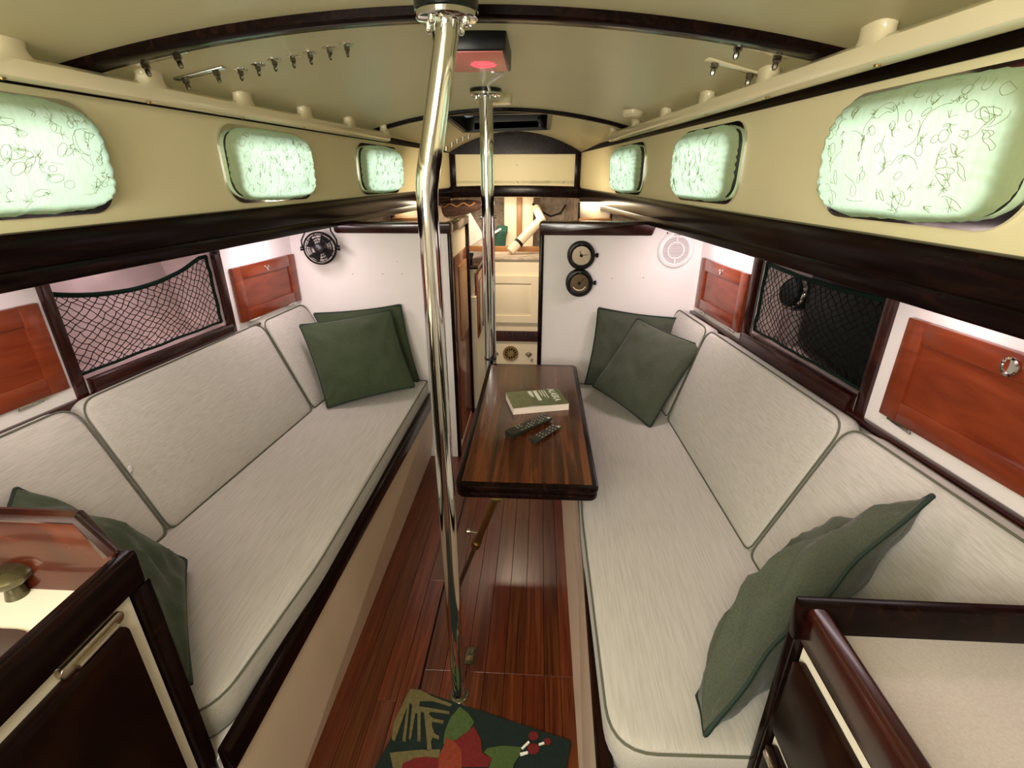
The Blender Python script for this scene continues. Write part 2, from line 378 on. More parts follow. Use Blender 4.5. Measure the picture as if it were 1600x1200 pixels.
# hull linings with the net bay opening
def lining(s):
    fx = LPx if s < 0 else RPx; nm = 'left' if s < 0 else 'right'
    mp = lambda y, z, d: Vector((fx(y)+s*d, y, z))
    bm = B(); plate(bm, [[(YB, -.02), (2.46, -.02), (2.46, 1.32), (YB, 1.32)], [(1.29, .93), (1.29, 1.30), (1.93, 1.30), (1.93, .93)]], mp, 0, .02)
    wl = struct('wall_lower_%s' % nm, bm, 'white', label='white hull lining behind the %s settee with red locker doors' % nm, cat='wall', smooth=False)
    bm = B()                                 # recess behind the net: back, ends, shelf
    o0, o1 = .02, .24
    for a, b in ((1.27, 1.29), (1.93, 1.95)): hexa(bm, [mp(a, .86, o0), mp(b, .86, o0), mp(b, .86, o1), mp(a, .86, o1), mp(a, 1.33, o0), mp(b, 1.33, o0), mp(b, 1.33, o1), mp(a, 1.33, o1)])
    hexa(bm, [mp(1.27, .90, o0), mp(1.95, .90, o0), mp(1.95, .90, o1), mp(1.27, .90, o1), mp(1.27, .92, o0), mp(1.95, .92, o0), mp(1.95, .92, o1), mp(1.27, .92, o1)])
    hexa(bm, [mp(1.27, .86, o1-.08), mp(1.95, .86, o1-.08), mp(1.95, .86, o1), mp(1.27, .86, o1), mp(1.27, 1.34, o1+.02), mp(1.95, 1.34, o1+.02), mp(1.95, 1.34, o1+.04), mp(1.27, 1.34, o1+.04)])
    put('recess', bm, 'recess_pink', wl, smooth=False)
    for a in (1.277, 1.938):
        bm = B(); hexa(bm, [mp(a-.015, .885, -.012), mp(a+.015, .885, -.012), mp(a+.015, .885, .01), mp(a-.015, .885, .01), mp(a-.015, 1.315, -.012), mp(a+.015, 1.315, -.012), mp(a+.015, 1.315, .01), mp(a-.015, 1.315, .01)], bev=.002)
        put('bay_post', bm, 'mahogany_mid', wl)
    bm = B(); hexa(bm, [mp(1.305, .885, -.026), mp(1.92, .885, -.026), mp(1.92, .885, .0), mp(1.305, .885, .0), mp(1.305, .938, -.026), mp(1.92, .938, -.026), mp(1.92, .938, .0), mp(1.305, .938, .0)], bev=.003)
    put('bay_fiddle', bm, 'mahogany_mid', wl)
    bm = B(); hexa(bm, [mp(YB, .872, -.022), mp(2.44, .872, -.022), mp(2.44, .872, 0), mp(YB, .872, 0), mp(YB, .893, -.022), mp(2.44, .893, -.022), mp(2.44, .893, 0), mp(YB, .893, 0)], bev=.005)
    put('back_rail', bm, 'mahogany_mid', wl)
    return mp
MPL, MPR = lining(-1), lining(1)
# bulkheads
zt = 1.29
mb = lambda x, z, d: Vector((x, BH+d, z))
bm = B(); plate(bm, [[(-1.30, 0), (-.445, 0), (-.445, zt), (-1.0, zt), (-1.0, 1.33), (-1.30, 1.33)]], mb, 0, .03)
wl = struct('wall_bulkhead_left', bm, 'white', label='white bulkhead at the forward end of the left settee', cat='bulkhead', smooth=False)
bm = B(); plate(bm, [[(.018, 0), (.86, 0), (.86, 1.33), (.55, 1.33), (.55, zt), (.018, zt)]], mb, 0, .03)
wr = struct('wall_bulkhead_right', bm, 'white', label='white bulkhead with two round instruments beyond the right settee', cat='bulkhead', smooth=False)
bm = B(); prism(bm, rpoly([(-1.0, 1.252), (-.425, 1.252), (-.425, 1.302), (-1.0, 1.302)], [.02, .012, .012, .012]), mb, -.022, .05, bev=.006)
hexa(bm, [(-.47, 2.49, 1.252), (-.425, 2.49, 1.252), (-.425, 3.07, 1.250), (-.47, 3.07, 1.250), (-.47, 2.49, 1.30), (-.425, 2.49, 1.30), (-.425, 3.07, 1.295), (-.47, 3.07, 1.295)], bev=.006)
put('cap', bm, 'mahogany_mid', wl)
bm = B(); prism(bm, rpoly([(-.002, 1.248), (.53, 1.248), (.552, 1.31), (-.002, 1.31)], [.012, .01, .005, .02]), mb, -.024, .05, bev=.006); put('cap', bm, 'mahogany_mid', wr)
bm = B(); box(bm, (-.438, BH+.01, .63), (.018, .045, 1.26), bev=.005); put('edge_trim', bm, 'mahogany_dark', wl)
bm = B(); box(bm, (.011, BH+.01, .63), (.022, .045, 1.26), bev=.005); put('edge_trim', bm, 'mahogany_dark', wr)
def dots(pts, par):
    for u, v in pts:
        bm = B(); lathe(bm, at(u, v, 1, BH), (0, -1, 0), [(.0025, -.002), (.0025, .0008), (0, .0008)], 8); put('screw_hole', bm, 'steel', par)
dots([(551, 428), (598, 428), (620, 409), (628, 428)], wl); dots([(956, 435), (1005, 434)], wr)
bm = B()                                     # closing panels so that the bulkheads meet the hull skin and the deck forward
box(bm, (-.2, YB-.02, .95), (3.6, .03, 1.95)); struct('wall_back', bm, 'white', label='white after bulkhead behind the camera', cat='wall', smooth=False)

# ================================================================ FORWARD PASSAGE
# left partition beside the passage
bm = B(); box(bm, (-.455, 2.77, .62), (.02, .56, 1.26)); pt = struct('wall_passage', bm, 'warm_white', label='narrow partition lining the left side of the forward passage', cat='wall', smooth=False)
bm = B(); box(bm, (-.442, 2.78, .585), (.012, .44, 1.07), bev=.004); dr = put('panel', bm, 'mahogany', pt)
bm = B(); box(bm, (-.434, 2.80, .85), (.01, .28, .42), bev=.004); put('inset', bm, 'pine_post', dr)
bm = B(); box(bm, (-.440, 3.045, .63), (.03, .035, 1.25), bev=.004); put('end_post', bm, 'mahogany_dark', pt)
bm = B(); p = at(737, 418, 1, 3.12); box(bm, p, (.018, .03, .17), bev=.004); box(bm, p+Vector((-.02, -.01, .05)), (.06, .03, .03), bev=.004); lathe(bm, p+Vector((0, 0, .07)), (0, 0, 1), [(.014, 0), (.014, .02), (0, .02)], 12)
put('door_stay', bm, 'black', origin=p, label='black door stay hanging at the end of the passage partition', cat='latch')
c = thing('passage_cabinet', (-.62, 3.42, 0), 'small mahogany-doored cabinet on the left beyond the partition', 'cabinet')
bm = B(); box(bm, (-.60, 3.40, .40), (.40, .62, .79)); put('carcass', bm, 'warm_white', c, smooth=False)
bm = B(); box(bm, (-.59, 3.40, .985+.0), (.42, .64, .025), bev=.006); put('worktop', bm, 'mahogany_mid', c)
bm = B(); box(bm, (-.60, 3.40, .88), (.38, .60, .20)); put('upper_carcass', bm, 'warm_white', c, smooth=False)
for a, b in ((3.13, 3.38), (3.42, 3.66)):
    bm = B(); box(bm, (-.397, (a+b)/2, .72), (.014, b-a, .42), bev=.004); d = put('door', bm, 'mahogany', c)
    bm = B(); box(bm, (-.389, (a+b)/2, .72), (.006, b-a-.09, .32), bev=.002); put('inset', bm, 'mahogany_mid', d)
# berth front cabinet across the passage
YC = 3.74; f3 = thing('berth_front_cabinet', (-.2, YC, 0), 'cream cabinet closing the passage below the forward berth', 'cabinet')
mc = lambda x, z, d: Vector((x, YC-d, z))
tl = at(730, 405, 1, YC); zt2 = tl.z
bm = B(); box(bm, (-.15, YC+.02, zt2/2), (.95, .04, zt2)); put('front', bm, 'warm_white', f3, smooth=False)
bm = B(); box(bm, (-.15, YC+.16, zt2+.006), (.95, .36, .014), bev=.003); put('ledge', bm, 'carpet_grey', f3)
a = at(718, 430, 1, YC-.01); b = at(838, 504, 1, YC-.01)
bm = B(); x0, x1, z1, z0 = a.x, b.x+.03, a.z, b.z; prism(bm, [(x0, z0), (x1, z0), (x1, z1), (x0, z1)], mc, 0, .012, bev=.003); d = put('door', bm, 'warm_white', f3)
bm = B(); plate(bm, [[(x0+.0, z0+.0), (x1, z0+.0), (x1, z1), (x0, z1)], [(x0+.05, z0+.055), (x0+.05, z1-.055), (x1-.075, z1-.055), (x1-.075, z0+.055)]], mc, .012, .022); put('raised_frame', bm, 'warm_white', d)
bm = B(); a2 = at(775, 517, 1, YC-.01); b2 = at(842, 534, 1, YC-.01); xa, xb, za, zb = a2.x-.02, b2.x+.01, b2.z, a2.z
prism(bm, [(xa, za), (xb, za), (xb, zb), (xa, zb)], mc, 0, .014, bev=.002)
sg = put('number_board', bm, 'sign_wood', origin=(0, YC, za), label='dark wooden board with carved number on the cream berth front', cat='sign')
bm = B(); ct = at(811, 525, 1, YC-.015); text(bm, '1040586', (zb-za)*.95, lambda x, y, d: Vector((ct.x+x*.92, YC-.014-d, ct.z+y)), .002); put('carved_number', bm, 'sign_cut', sg)
bm = B(); c0 = at(798, 552, 1, YC); R0 = .063
V = lambda x, z, d: Vector((c0.x+x, YC-d, c0.z+z))
circ = lambda r, n=32: [(r*cos(2*pi*k/n), r*sin(2*pi*k/n)) for k in range(n)]
slots = []
for k in range(12):
    t0, t1 = 2*pi*k/12+.07, 2*pi*(k+1)/12-.07
    slots.append([(r*cos(t), r*sin(t)) for r, t in ((.024, t0+.1), (.024, t1-.1), (.048, t1), (.048, t0))][::-1])
plate(bm, [circ(R0)]+slots, V, .0, .008)
vt = put('round_vent', bm, 'brass', origin=c0, label='round brass vent with radial slots low on the berth front', cat='vent')
bm = B(); lathe(bm, c0, (0, -1, 0), [(.05, .001), (0, .001)], 24); put('dark_backing', bm, 'black', vt)
for u, v, s, lb in ((826, 553, .028, 'small square brass catch right of the round vent'), (831, 562, .012, 'tiny round brass button below the square catch'), (775, 552, .022, 'small brass catch left of the round vent')):
    bm = B(); p = at(u, v, 1, YC)
    if s > .02: box(bm, p+Vector((0, -.004, 0)), (s*1.4, .008, s*1.4), rot=Matrix.Rotation(pi/4, 3, 'Y'), bev=.002); lathe(bm, p, (0, -1, 0), [(.010, 0), (.008, .016), (0, .016)], 12)
    else: lathe(bm, p, (0, -1, 0), [(s, 0), (s*.8, .010), (0, .010)], 12)
    put('catch', bm, 'brushed', origin=p, label=lb, cat='catch')
# forepeak
bm = B(); box(bm, (-.2, 4.75, 1.1), (2.2, .04, 1.2)); struct('wall_forepeak', bm, 'carpet_grey', label='grey carpeted hull at the very end of the forepeak', cat='wall', smooth=False)
for s, nm in ((-1, 'left'), (1, 'right')):
    bm = B(); xa, xb = -.2+s*.98, -.2+s*.38
    hexa(bm, [(xa, 2.49, .6), (xb, 4.72, .6), (xb+s*.03, 4.72, .6), (xa+s*.03, 2.49, .6), (xa+s*.06, 2.49, 1.42), (xb+s*.06, 4.72, 1.42), (xb+s*.09, 4.72, 1.42), (xa+s*.09, 2.49, 1.42)])
    struct('wall_forepeak_%s' % nm, bm, 'carpet_grey', label='grey carpeted hull side of the forepeak on the %s' % nm, cat='wall', smooth=False)
bm = B(); box(bm, (-.2, 4.42, 1.47), (1.9, .62, .02)); struct('ceiling_forepeak', bm, 'white', label='white underside of the foredeck', cat='ceiling', smooth=False)
bm = B(); box(bm, (-.2, 3.3+.9, .90), (1.3, .9, .04)); struct('floor_berth', bm, 'carpet_grey', label='berth top in the forepeak', cat='floor', smooth=False)
YP = 4.38; sp = thing('mast_step_boards', (-.2, YP, .9), 'two pale perforated boards with a brown post between them in the forepeak', 'post')
def strip_box(u0, u1, v0, v1, y, th, mat, nm, par, bev=.006):
    a = at(u0, v1, 1, y); b = at(u1, v0, 1, y); bm = B(); box(bm, ((a.x+b.x)/2, y+th/2, (a.z+b.z)/2), (abs(b.x-a.x), th, abs(b.z-a.z)), bev=bev); return put(nm, bm, mat, par)
strip_box(788, 808, 300, 400, YP, .03, 'warm_white', 'board', sp); strip_box(815, 834, 300, 400, YP, .03, 'warm_white', 'board', sp)
strip_box(807, 816, 300, 400, YP-.02, .06, 'pine_post', 'post', sp)
t = thing('white_hose', at(818, 375, 1, 4.0), 'fat white hose slanting up to the right on the cream ledge', 'hose')
p0, p1, p2 = at(797, 393, 1, 3.92), at(846, 343, 1, 4.05), at(838, 326, 1, 4.25)
bm = B(); tube(bm, [p0, p0.lerp(p1, .3), p0.lerp(p1, .6), p1, p2], .035, 14); put('tube', bm, 'warm_white', t)
bm = B(); d = (p1-p0); tube(bm, [p0+d*.24, p0+d*.30], .039, 14); put('clamp_band', bm, 'black', t)
bm = B(); pts = [at(u, v, 1, 4.3) for u, v in ((832, 318), (845, 330), (860, 338), (876, 333), (884, 320))]; tube(bm, pts, .009, 8); put('black_cable', bm, 'black', label='black cable looping across the grey forepeak hull', cat='cable')
bm = B(); P = [at(u, v, 1, 4.2) for u, v in ((692, 352), (735, 333), (752, 362), (760, 392), (700, 392))]; Q = [p+Vector((0, .02, 0)) for p in P]
a = [bm.verts.new(p) for p in P]; b = [bm.verts.new(p) for p in Q]; bm.faces.new(a); bm.faces.new(b[::-1])
for i in range(5): bm.faces.new((a[i], b[i], b[(i+1) % 5], a[(i+1) % 5]))
pn = put('white_board', bm, 'white', label='white slanted board leaning at the left of the forepeak', cat='board', smooth=False)
bm = B(); tube(bm, [at(728, 388, 1, 4.1), at(758, 368, 1, 4.1)], .013, 8); put('edge_strip', bm, 'plastic_white', pn)
t = thing('hanging_bag', at(705, 325, 1, 4.05), 'dark brown net bag slung under the crossbeam in the forepeak', 'bag')
bm = B(); bmesh.ops.create_uvsphere(bm, u_segments=20, v_segments=12, radius=1)
cb = at(706, 326, 1, 4.2)
for v in bm.verts: v.co = cb+Vector((v.co.x*.26, v.co.y*.08, v.co.z*.085+v.co.x*.035))*(1+.12*noise.noise(v.co*3))-Vector((0, 0, 0))*0 if False else cb+Vector((v.co.x*.26, v.co.y*.08, v.co.z*.06+v.co.x*.03+.01*noise.noise(v.co*4)))
put('pouch', bm, 'bag', t)
bm = B(); tube(bm, [cb+Vector((x, -.08, .03+.05*x+.012*math.cos(x*60))) for x in [-.2+.4*k/24 for k in range(25)]], .006, 6); put('hem', bm, 'pine_post', t)
bm = B(); 
for k in range(4):
    x = at(776+3*k, 375, 1, 4.3).x; tube(bm, [Vector((x-.01, 4.28+.01*k, .925)), Vector((x, 4.28+.01*k, 1.03)), Vector((x+.02, 4.27, 1.09)), Vector((x+.03, 4.28, 1.13))], [.03, .03, .026, .02], 8)
put('folded_towel', bm, 'teal', label='dark teal folded towel beside the pale forepeak boards', cat='towel')
bm = B(); a = at(772, 364, 1, 4.2); b = at(789, 354, 1, 4.3); tube(bm, [a, b], .010, 8); put('white_tray_edge', bm, 'plastic_white', label='white tray edge lying above the teal towel', cat='tray')
bm = B(); box(bm, (-.17, YC+.34, zt2+.03), (.95, .02, .05), bev=.004); put('ledge_fiddle', bm, 'pine_post', label='thin brown wooden fiddle along the back of the cream ledge', cat='fiddle')
# reading lamps above the bulkheads
def lamp(u0, u1, v0, v1, y, lb):
    a, b = at(u0, v1, 1, y), at(u1, v0, 1, y); cx, cz, ww, hh = (a.x+b.x)/2, (a.z+b.z)/2, abs(b.x-a.x), abs(b.z-a.z)
    t = thing('bulkhead_lamp', (cx, y, a.z), lb, 'lamp')
    bm = B(); box(bm, (cx, y+.06, cz), (ww, .02, hh), bev=.003); put('back_plate', bm, 'warm_white', t)
    bm = B(); box(bm, (cx, y+.03, cz+hh*.38), (ww*.8, .04, hh*.18), bev=.003); put('light_strip', bm, 'lamp_glow', t)
    bm = B(); box(bm, (cx, y+.02, cz-hh*.42), (ww, .05, hh*.16), bev=.003); put('wooden_sill', bm, 'pine_post', t)
    for sx in (-1, 1): bm = B(); box(bm, (cx+sx*ww*.5, y+.03, cz), (.012, .06, hh), bev=.003); put('side_frame', bm, 'black', t)
lamp(612, 668, 316, 345, 3.3, 'warm lit lamp recess above the left bulkhead cap'); lamp(904, 957, 316, 346, 3.3, 'lamp niche with bright strip above the right bulkhead cap')

# ================================================================ BENCHES AND CUSHIONS
def seatx(s, y): return (-.62+.030*(y-.6)) if s < 0 else (.150+.028*(y-.65))
def bench(s):
    nm = 'left' if s < 0 else 'right'; fx = LPx if s < 0 else RPx
    e = [(seatx(s, y)-(.0 if s < 0 else -.0), y) for y in (.61, 2.44)]
    bx = FX0+.003 if s < 0 else FX1-.003; o = s*.02
    t = thing('settee_bench', (s*.4, 1.5, 0), 'long white fronted settee bench on the %s of the passage' % nm, 'bench')
    bm = B(); A = [(bx, .61, 0), (bx, 2.44, 0), (bx+o, 2.44, 0), (bx+o, .61, 0)]; T = [(e[0][0], .61, .36), (e[1][0], 2.44, .36), (e[1][0]+o, 2.44, .36), (e[0][0]+o, .61, .36)]
    hexa(bm, A+T); put('front_panel', bm, 'bench_white', t, smooth=False)
    bm = B(); a0, a1 = e[0][0]-s*.008, e[1][0]-s*.008; w2 = s*.03
    hexa(bm, [(a0, .60, .352), (a1, 2.44, .352), (a1+w2, 2.44, .352), (a0+w2, .60, .352), (a0, .60, .418), (a1, 2.44, .418), (a1+w2, 2.44, .418), (a0+w2, .60, .418)], bev=.006); put('dark_rail', bm, 'mahogany_dark', t)
    bm = B(); a0, a1 = e[0][0]+s*.025, e[1][0]+s*.025; hexa(bm, [(a0, .60, .36), (a1, 2.44, .36), (fx(2.44)-s*.02, 2.44, .36), (fx(.6)-s*.02, .60, .36), (a0, .60, .385), (a1, 2.44, .385), (fx(2.44)-s*.02, 2.44, .385), (fx(.6)-s*.02, .60, .385)]); put('seat_board', bm, 'white', t, smooth=False)
    if s < 0:
        bm = B(); box(bm, ((-.62-1.3)/2, .615, .18), (.68, .02, .36)); put('end_panel', bm, 'white', t, smooth=False)
bench(-1); bench(1)
def cushion(name, outline, mapf, thick, puff, label, group, edge=.012, pipe='pipe_grey', ripple=.0):
    n = len(outline); cx = sum(p[0] for p in outline)/n; cy = sum(p[1] for p in outline)/n
    t = thing(name, mapf(cx, cy, 0), label, 'cushion', group)
    bm = B(); rings = []
    def ring(s, h, off=0):
        L = []
        for x, y in outline:
            dx, dy = x-cx, y-cy; m = min(1, max(abs(dx), abs(dy))/.1)
            l = math.hypot(dx, dy); k = s-off/l
            px, py = cx+dx*k, cy+dy*k
            L.append(bm.verts.new(mapf(px, py, h+ripple*noise.noise(Vector((px*9, py*9, h))))))
        rings.append(L)
    ring(1, .0, .006); ring(1, .006); ring(1, thick*.5, -.004); ring(1, thick-edge, -.001); ring(1, thick-.003, .003); ring(1, thick+.001, .010)
    for s in (.965, .93, .88, .8, .68, .5, .3, .12): ring(s, thick+puff*(1-s**5)+.001)
    for A, Bq in zip(rings, rings[1:]):
        for k in range(n): bm.faces.new((A[k], A[(k+1) % n], Bq[(k+1) % n], Bq[k]))
    bm.faces.new(rings[0][::-1]); bm.faces.new(rings[-1])
    put('pad', bm, 'upholstery', t)
    bm = B(); tube(bm, [mapf(x, y, thick-.001) for x, y in outline], .0027, 6, closed=True); put('piping', bm, pipe, t)
    bm = B(); tube(bm, [mapf(cx+(x-cx)*.998, cy+(y-cy)*.998, .004) for x, y in outline], .0026, 6, closed=True); put('piping', bm, pipe, t)
    return t
def dense(pts, r, step=.04, n=7):
    o = rpoly(pts, r, n); out = []
    for i in range(len(o)):
        a = Vector(o[i]); b = Vector(o[(i+1) % len(o)]); k = max(1, int((b-a).length/step))
        for j in range(k): out.append(tuple(a.lerp(b, j/k)))
    return out
zs = .39
# seats: outline in x, y
for s, nm in ((-1, 'left'), (1, 'right')):
    f0 = -.700 if s < 0 else .168; fA = -.607 if s < 0 else .160; f1 = -.592 if s < 0 else .212
    b0, b1 = ((-1.24, -1.14) if s < 0 else (.76, .66))
    if s < 0: o = dense([(b0, .615), (-.655, .615), (-.612, 1.05), (f1, 2.435), (b1, 2.435)], [.01, .10, .05, .02, .01])[::-1]
    else: o = dense([(b0, .615), (.158, .60), (.157, 1.3), (f1, 2.435), (b1, 2.435)], [.01, .09, .05, .02, .01])
    cushion('seat_cushion', o, lambda x, y, h: Vector((x, y, zs+h)), .094, .008, 'long pale grey seat cushion on the %s settee bench' % nm, None)
def backmap(s):
    def f(y, wv, h):
        xb = (-1.217+.0835*y) if s < 0 else (.668-.036*y); xt = (-1.43+.091*y) if s < 0 else (.955-.108*y)
        if y < 1.1: xb += (-.0 if s < 0 else .0)
        p = Vector((xb+(xt-xb)*wv, y, .492+(.902-.492)*wv)); nrm = Vector((-s*1.0, 0, .32)).normalized()
        return p+nrm*(h-.066)
    return f
for s, nm in ((-1, 'left'), (1, 'right')):
    for (ya, yb, yta, ytb), lb, r in (((.615, 1.155, .615, 1.195), 'near back cushion on the %s settee, partly behind a green pillow', .06), ((1.165, 2.025, 1.205, 2.07), 'middle back cushion on the %s settee, under the net', .06), ((2.035, 2.43, 2.08, 2.43), 'short far back cushion of the %s settee, against the bulkhead', .045)):
        bfn = backmap(s)
        mpc = (lambda b_: (lambda a, wv, h: b_(a, wv/.42, h)))(bfn)
        o = dense([(ya, 0), (yb, 0), (ytb, .42), (yta, .42)], [.03, .03, r, r])
        cushion('back_cushion', o, mpc, .066, .014, lb % nm, None, ripple=.0015)
bm = B(); p = at(183, 708, 1, 1.19); box(bm, Vector((-1.205, 1.185, .70)), (.004, .012, .02), bev=.001); put('zip_tag', bm, 'plastic_white', origin=(-1.205, 1.185, .69), label='little white zip tag between the two left back cushions', cat='tag')
def pillow(label, C, T, mat, pipe, seed=0, cc=.05, warp=None, wr=.016, name='throw_pillow', group=None):
    C = [Vector(c) for c in C]; N = 34; nrm = ((C[1]-C[0]).cross(C[3]-C[0])).normalized()
    t = thing(name, sum(C, Vector())/4-Vector((0, 0, .0)), label, 'pillow', group)
    def base(u, v):
        u2 = u*(1-cc*(1-v*v)); v2 = v*(1-cc*(1-u*u)); a, b = (u2+1)/2, (v2+1)/2
        return C[0]*(1-a)*(1-b)+C[1]*a*(1-b)+C[2]*a*b+C[3]*(1-a)*b
    def P(u, v, sd):
        p = base(u, v); k = max(0, (1-u*u)*(1-v*v))**.55; e = 1-(max(abs(u), abs(v)))**6
        cz = max(0, (abs(u)*abs(v))**.5-.25); an = math.atan2(1-abs(v), 1-abs(u)+1e-6)
        h = 1.25*T*k+wr*e*noise.noise(Vector((u*2.2+seed, v*2.2, sd)))+.6*wr*noise.noise(Vector((u*5+seed, v*3, sd*3)))*e-.9*wr*cz*e*abs(sin(an*5+seed))-.45*wr*e*max(0, noise.noise(Vector(((u+v)*3+seed, (u-v)*.9, 7))))**.5
        if warp: p = p+warp(u, v)
        return p+nrm*h*sd
    bm = B(); G = {}
    us = [math.sin(pi/2*(-1+2*i/N)) for i in range(N+1)]
    for sd in (1, -1):
        for i in range(N+1):
            for j in range(N+1):
                ed = i in (0, N) or j in (0, N)
                if sd < 0 and ed: G[sd, i, j] = G[1, i, j]
                else: G[sd, i, j] = bm.verts.new(P(us[i], us[j], sd))
        for i in range(N):
            for j in range(N):
                f = [G[sd, i, j], G[sd, i+1, j], G[sd, i+1, j+1], G[sd, i, j+1]]
                bm.faces.new(f if sd > 0 else f[::-1])
    put('cover', bm, mat, t)
    bm = B(); L = [P(us[i], -1, 1) for i in range(N)]+[P(1, us[i], 1) for i in range(N)]+[P(us[N-i], 1, 1) for i in range(N)]+[P(-1, us[N-i], 1) for i in range(N)]
    L = [p for k, p in enumerate(L) if k == 0 or (p-L[k-1]).length > .004]
    tube(bm, L, .0052, 6, closed=True); put('piping', bm, pipe, t)
    return t
def pix(u, v, y): return at(u, v, 1, y)
# left far pair
pillow('front dark green pillow of the pair on the far end of the left settee', [pix(512, 637, 2.03), pix(648, 604, 2.20), pix(610, 484, 2.36), pix(468, 508, 2.18)], .060, 'linen_green', 'pipe_green', 1)
pillow('rear dark green pillow of the pair against the left bulkhead', [pix(540, 598, 2.22), pix(655, 596, 2.33), pix(626, 476, 2.41), pix(490, 490, 2.39)], .030, 'linen_green', 'pipe_green', 2)
# right far pair
pillow('front dark green pillow of the pair on the far end of the right settee, tilted', [pix(926, 603, 2.19), pix(1016, 668, 1.93), pix(1098, 541, 2.08), pix(996, 497, 2.28)], .060, 'linen_grey_green', 'pipe_green', 3)
pillow('rear dark green pillow of the pair against the right bulkhead', [pix(914, 600, 2.36), pix(1040, 612, 2.30), pix(1068, 498, 2.38), pix(935, 481, 2.42)], .034, 'linen_grey_green', 'pipe_green', 4)

# ================================================================ TABLE, POSTS
tx0, tx1, ty0, ty1 = -.226, .182, 1.150, 2.142
t = thing('folding_table', (0, 1.6, .66), 'varnished dark wood folding table with two stacked leaves', 'table')
def leaf(z0, z1, name, ins=0):
    bm = B(); pl = rrect(tx0+ins, ty0+ins, tx1-ins, ty1-ins, .028, 5); prism(bm, pl, lambda x, y, d: Vector((x, y, d)), z0, z1, bev=.004); return put(name, bm, 'mahogany_dark', t)
lf = leaf(.682, .700, 'upper_leaf')
W = (tx1-tx0-.036)/6
for k in range(6):
    bm = B(); x0 = tx0+.018+W*k; box(bm, (x0+W/2, (ty0+ty1)/2, .7004), (W-.0004, ty1-ty0-.05, .0012)); put('table_stave', bm, 'table_wood', lf, smooth=False)
leaf(.660, .679, 'lower_leaf', .002)
bm = B()
for y in (1.35, 1.9): box(bm, (tx0-.0005, y, .681), (.003, .06, .02), bev=.001)
put('hinge', bm, 'brass', t)
lg = thing('table_strut', (-.29, 1.42, 0), 'slanting brass telescopic strut under the table', 'strut')
a = Vector(at(777, 772, 2, .658)); b = Vector((-.295, 1.46, .0)); mid = a.lerp(b, .45)
bm = B(); tube(bm, [a, mid], .012, 12); put('outer_tube', bm, 'brass', lg)
bm = B(); tube(bm, [mid, b], .008, 12); put('inner_tube', bm, 'dark_brass', lg)
bm = B(); tube(bm, [mid+(a-mid)*.06, mid-(a-mid)*.04], .016, 12); put('collar', bm, 'brass', lg)
bm = B(); tube(bm, [mid+(a-mid)*.25, mid+(a-mid)*.25+Vector((-.035, 0, .005))], .004, 8); lathe(bm, mid+(a-mid)*.25+Vector((-.035, 0, .005)), (-1, 0, 0), [(.008, 0), (.008, .01), (0, .01)], 10); put('clamp_screw', bm, 'brushed', lg)
bm = B(); box(bm, a+Vector((0, 0, -.004)), (.03, .05, .012), bev=.002); put('bracket', bm, 'brass', lg)
# posts
def cap(bmn, o, r, h, flange, par):
    z = ceil_z(o.x, o.y)
    bm = B(); lathe(bm, (o.x, o.y, z+.004), (0, 0, -1), [(0, 0), (r, 0), (r, h-.004), (r-.004, h), (0, h)], 40); put('ceiling_collar', bm, 'cap_black', par)
    bm = B(); lathe(bm, (o.x, o.y, z-h+.006), (0, 0, -1), [(r-.002, 0), (r-.002, .008), (r-.006, .011), (.02, .011)], 40); put('flange', bm, 'chrome', par)
    for k in range(4):
        a_ = pi/4+k*pi/2+.3; p = Vector((o.x+cos(a_)*r*.74, o.y+sin(a_)*r*.74, z-h-.004))
        bm = B(); lathe(bm, p, (0, 0, -1), [(.007, 0), (.007, .006), (.005, .012), (.003, .014), (0, .014)], 12); put('bolt', bm, 'chrome', par)
t = thing('grab_post', (-.222, 1.03, 0), 'bent polished steel post standing in front of the table', 'post')
T1 = Vector((-.170, 1.03, 0)); zt1 = ceil_z(T1.x, T1.y)
pts = [(-.223, 1.03, .0), (-.223, 1.03, .5), (-.224, 1.03, 1.0), (-.225, 1.03, 1.45), (-.2245, 1.03, 1.478), (-.2215, 1.03, 1.502), (-.216, 1.03, 1.525), (-.172, 1.03, 1.73), (-.168, 1.03, zt1-.02)]
bm = B(); tube(bm, pts, [.0215]*4+[.0225, .0235, .0228, .0215, .0215], 32); put('tube', bm, 'chrome', t)
cap(None, T1, .056, .062, 1, t)
bm = B(); lathe(bm, (-.223, 1.03, 0), (0, 0, 1), [(.031, 0), (.031, .004), (.027, .007), (.0215, .008)], 32); put('floor_ring', bm, 'dark_brass', t)
t = thing('mast_post', (-.222, 2.20, 0), 'straight polished steel post at the far left table corner', 'post')
bm = B(); tube(bm, [(-.222, 2.20, 0), (-.222, 2.20, 1.0), (-.222, 2.20, 1.80)], .0275, 32); put('tube', bm, 'chrome', t)
cap(None, Vector((-.222, 2.20, 0)), .062, .020, 1, t)
for a_ in (-1, 1):
    bm = B(); lathe(bm, at(762+a_*12, 339, 1, 2.2), (a_, 0, 0), [(.007, -.01), (.007, .004), (.004, .008), (0, .008)], 10); put('side_bolt', bm, 'chrome', t)
bm = B(); tube(bm, [(-.222, 2.20, .70), (-.222, 2.20, .712)], .0285, 32); put('table_clamp', bm, 'rubber', t)
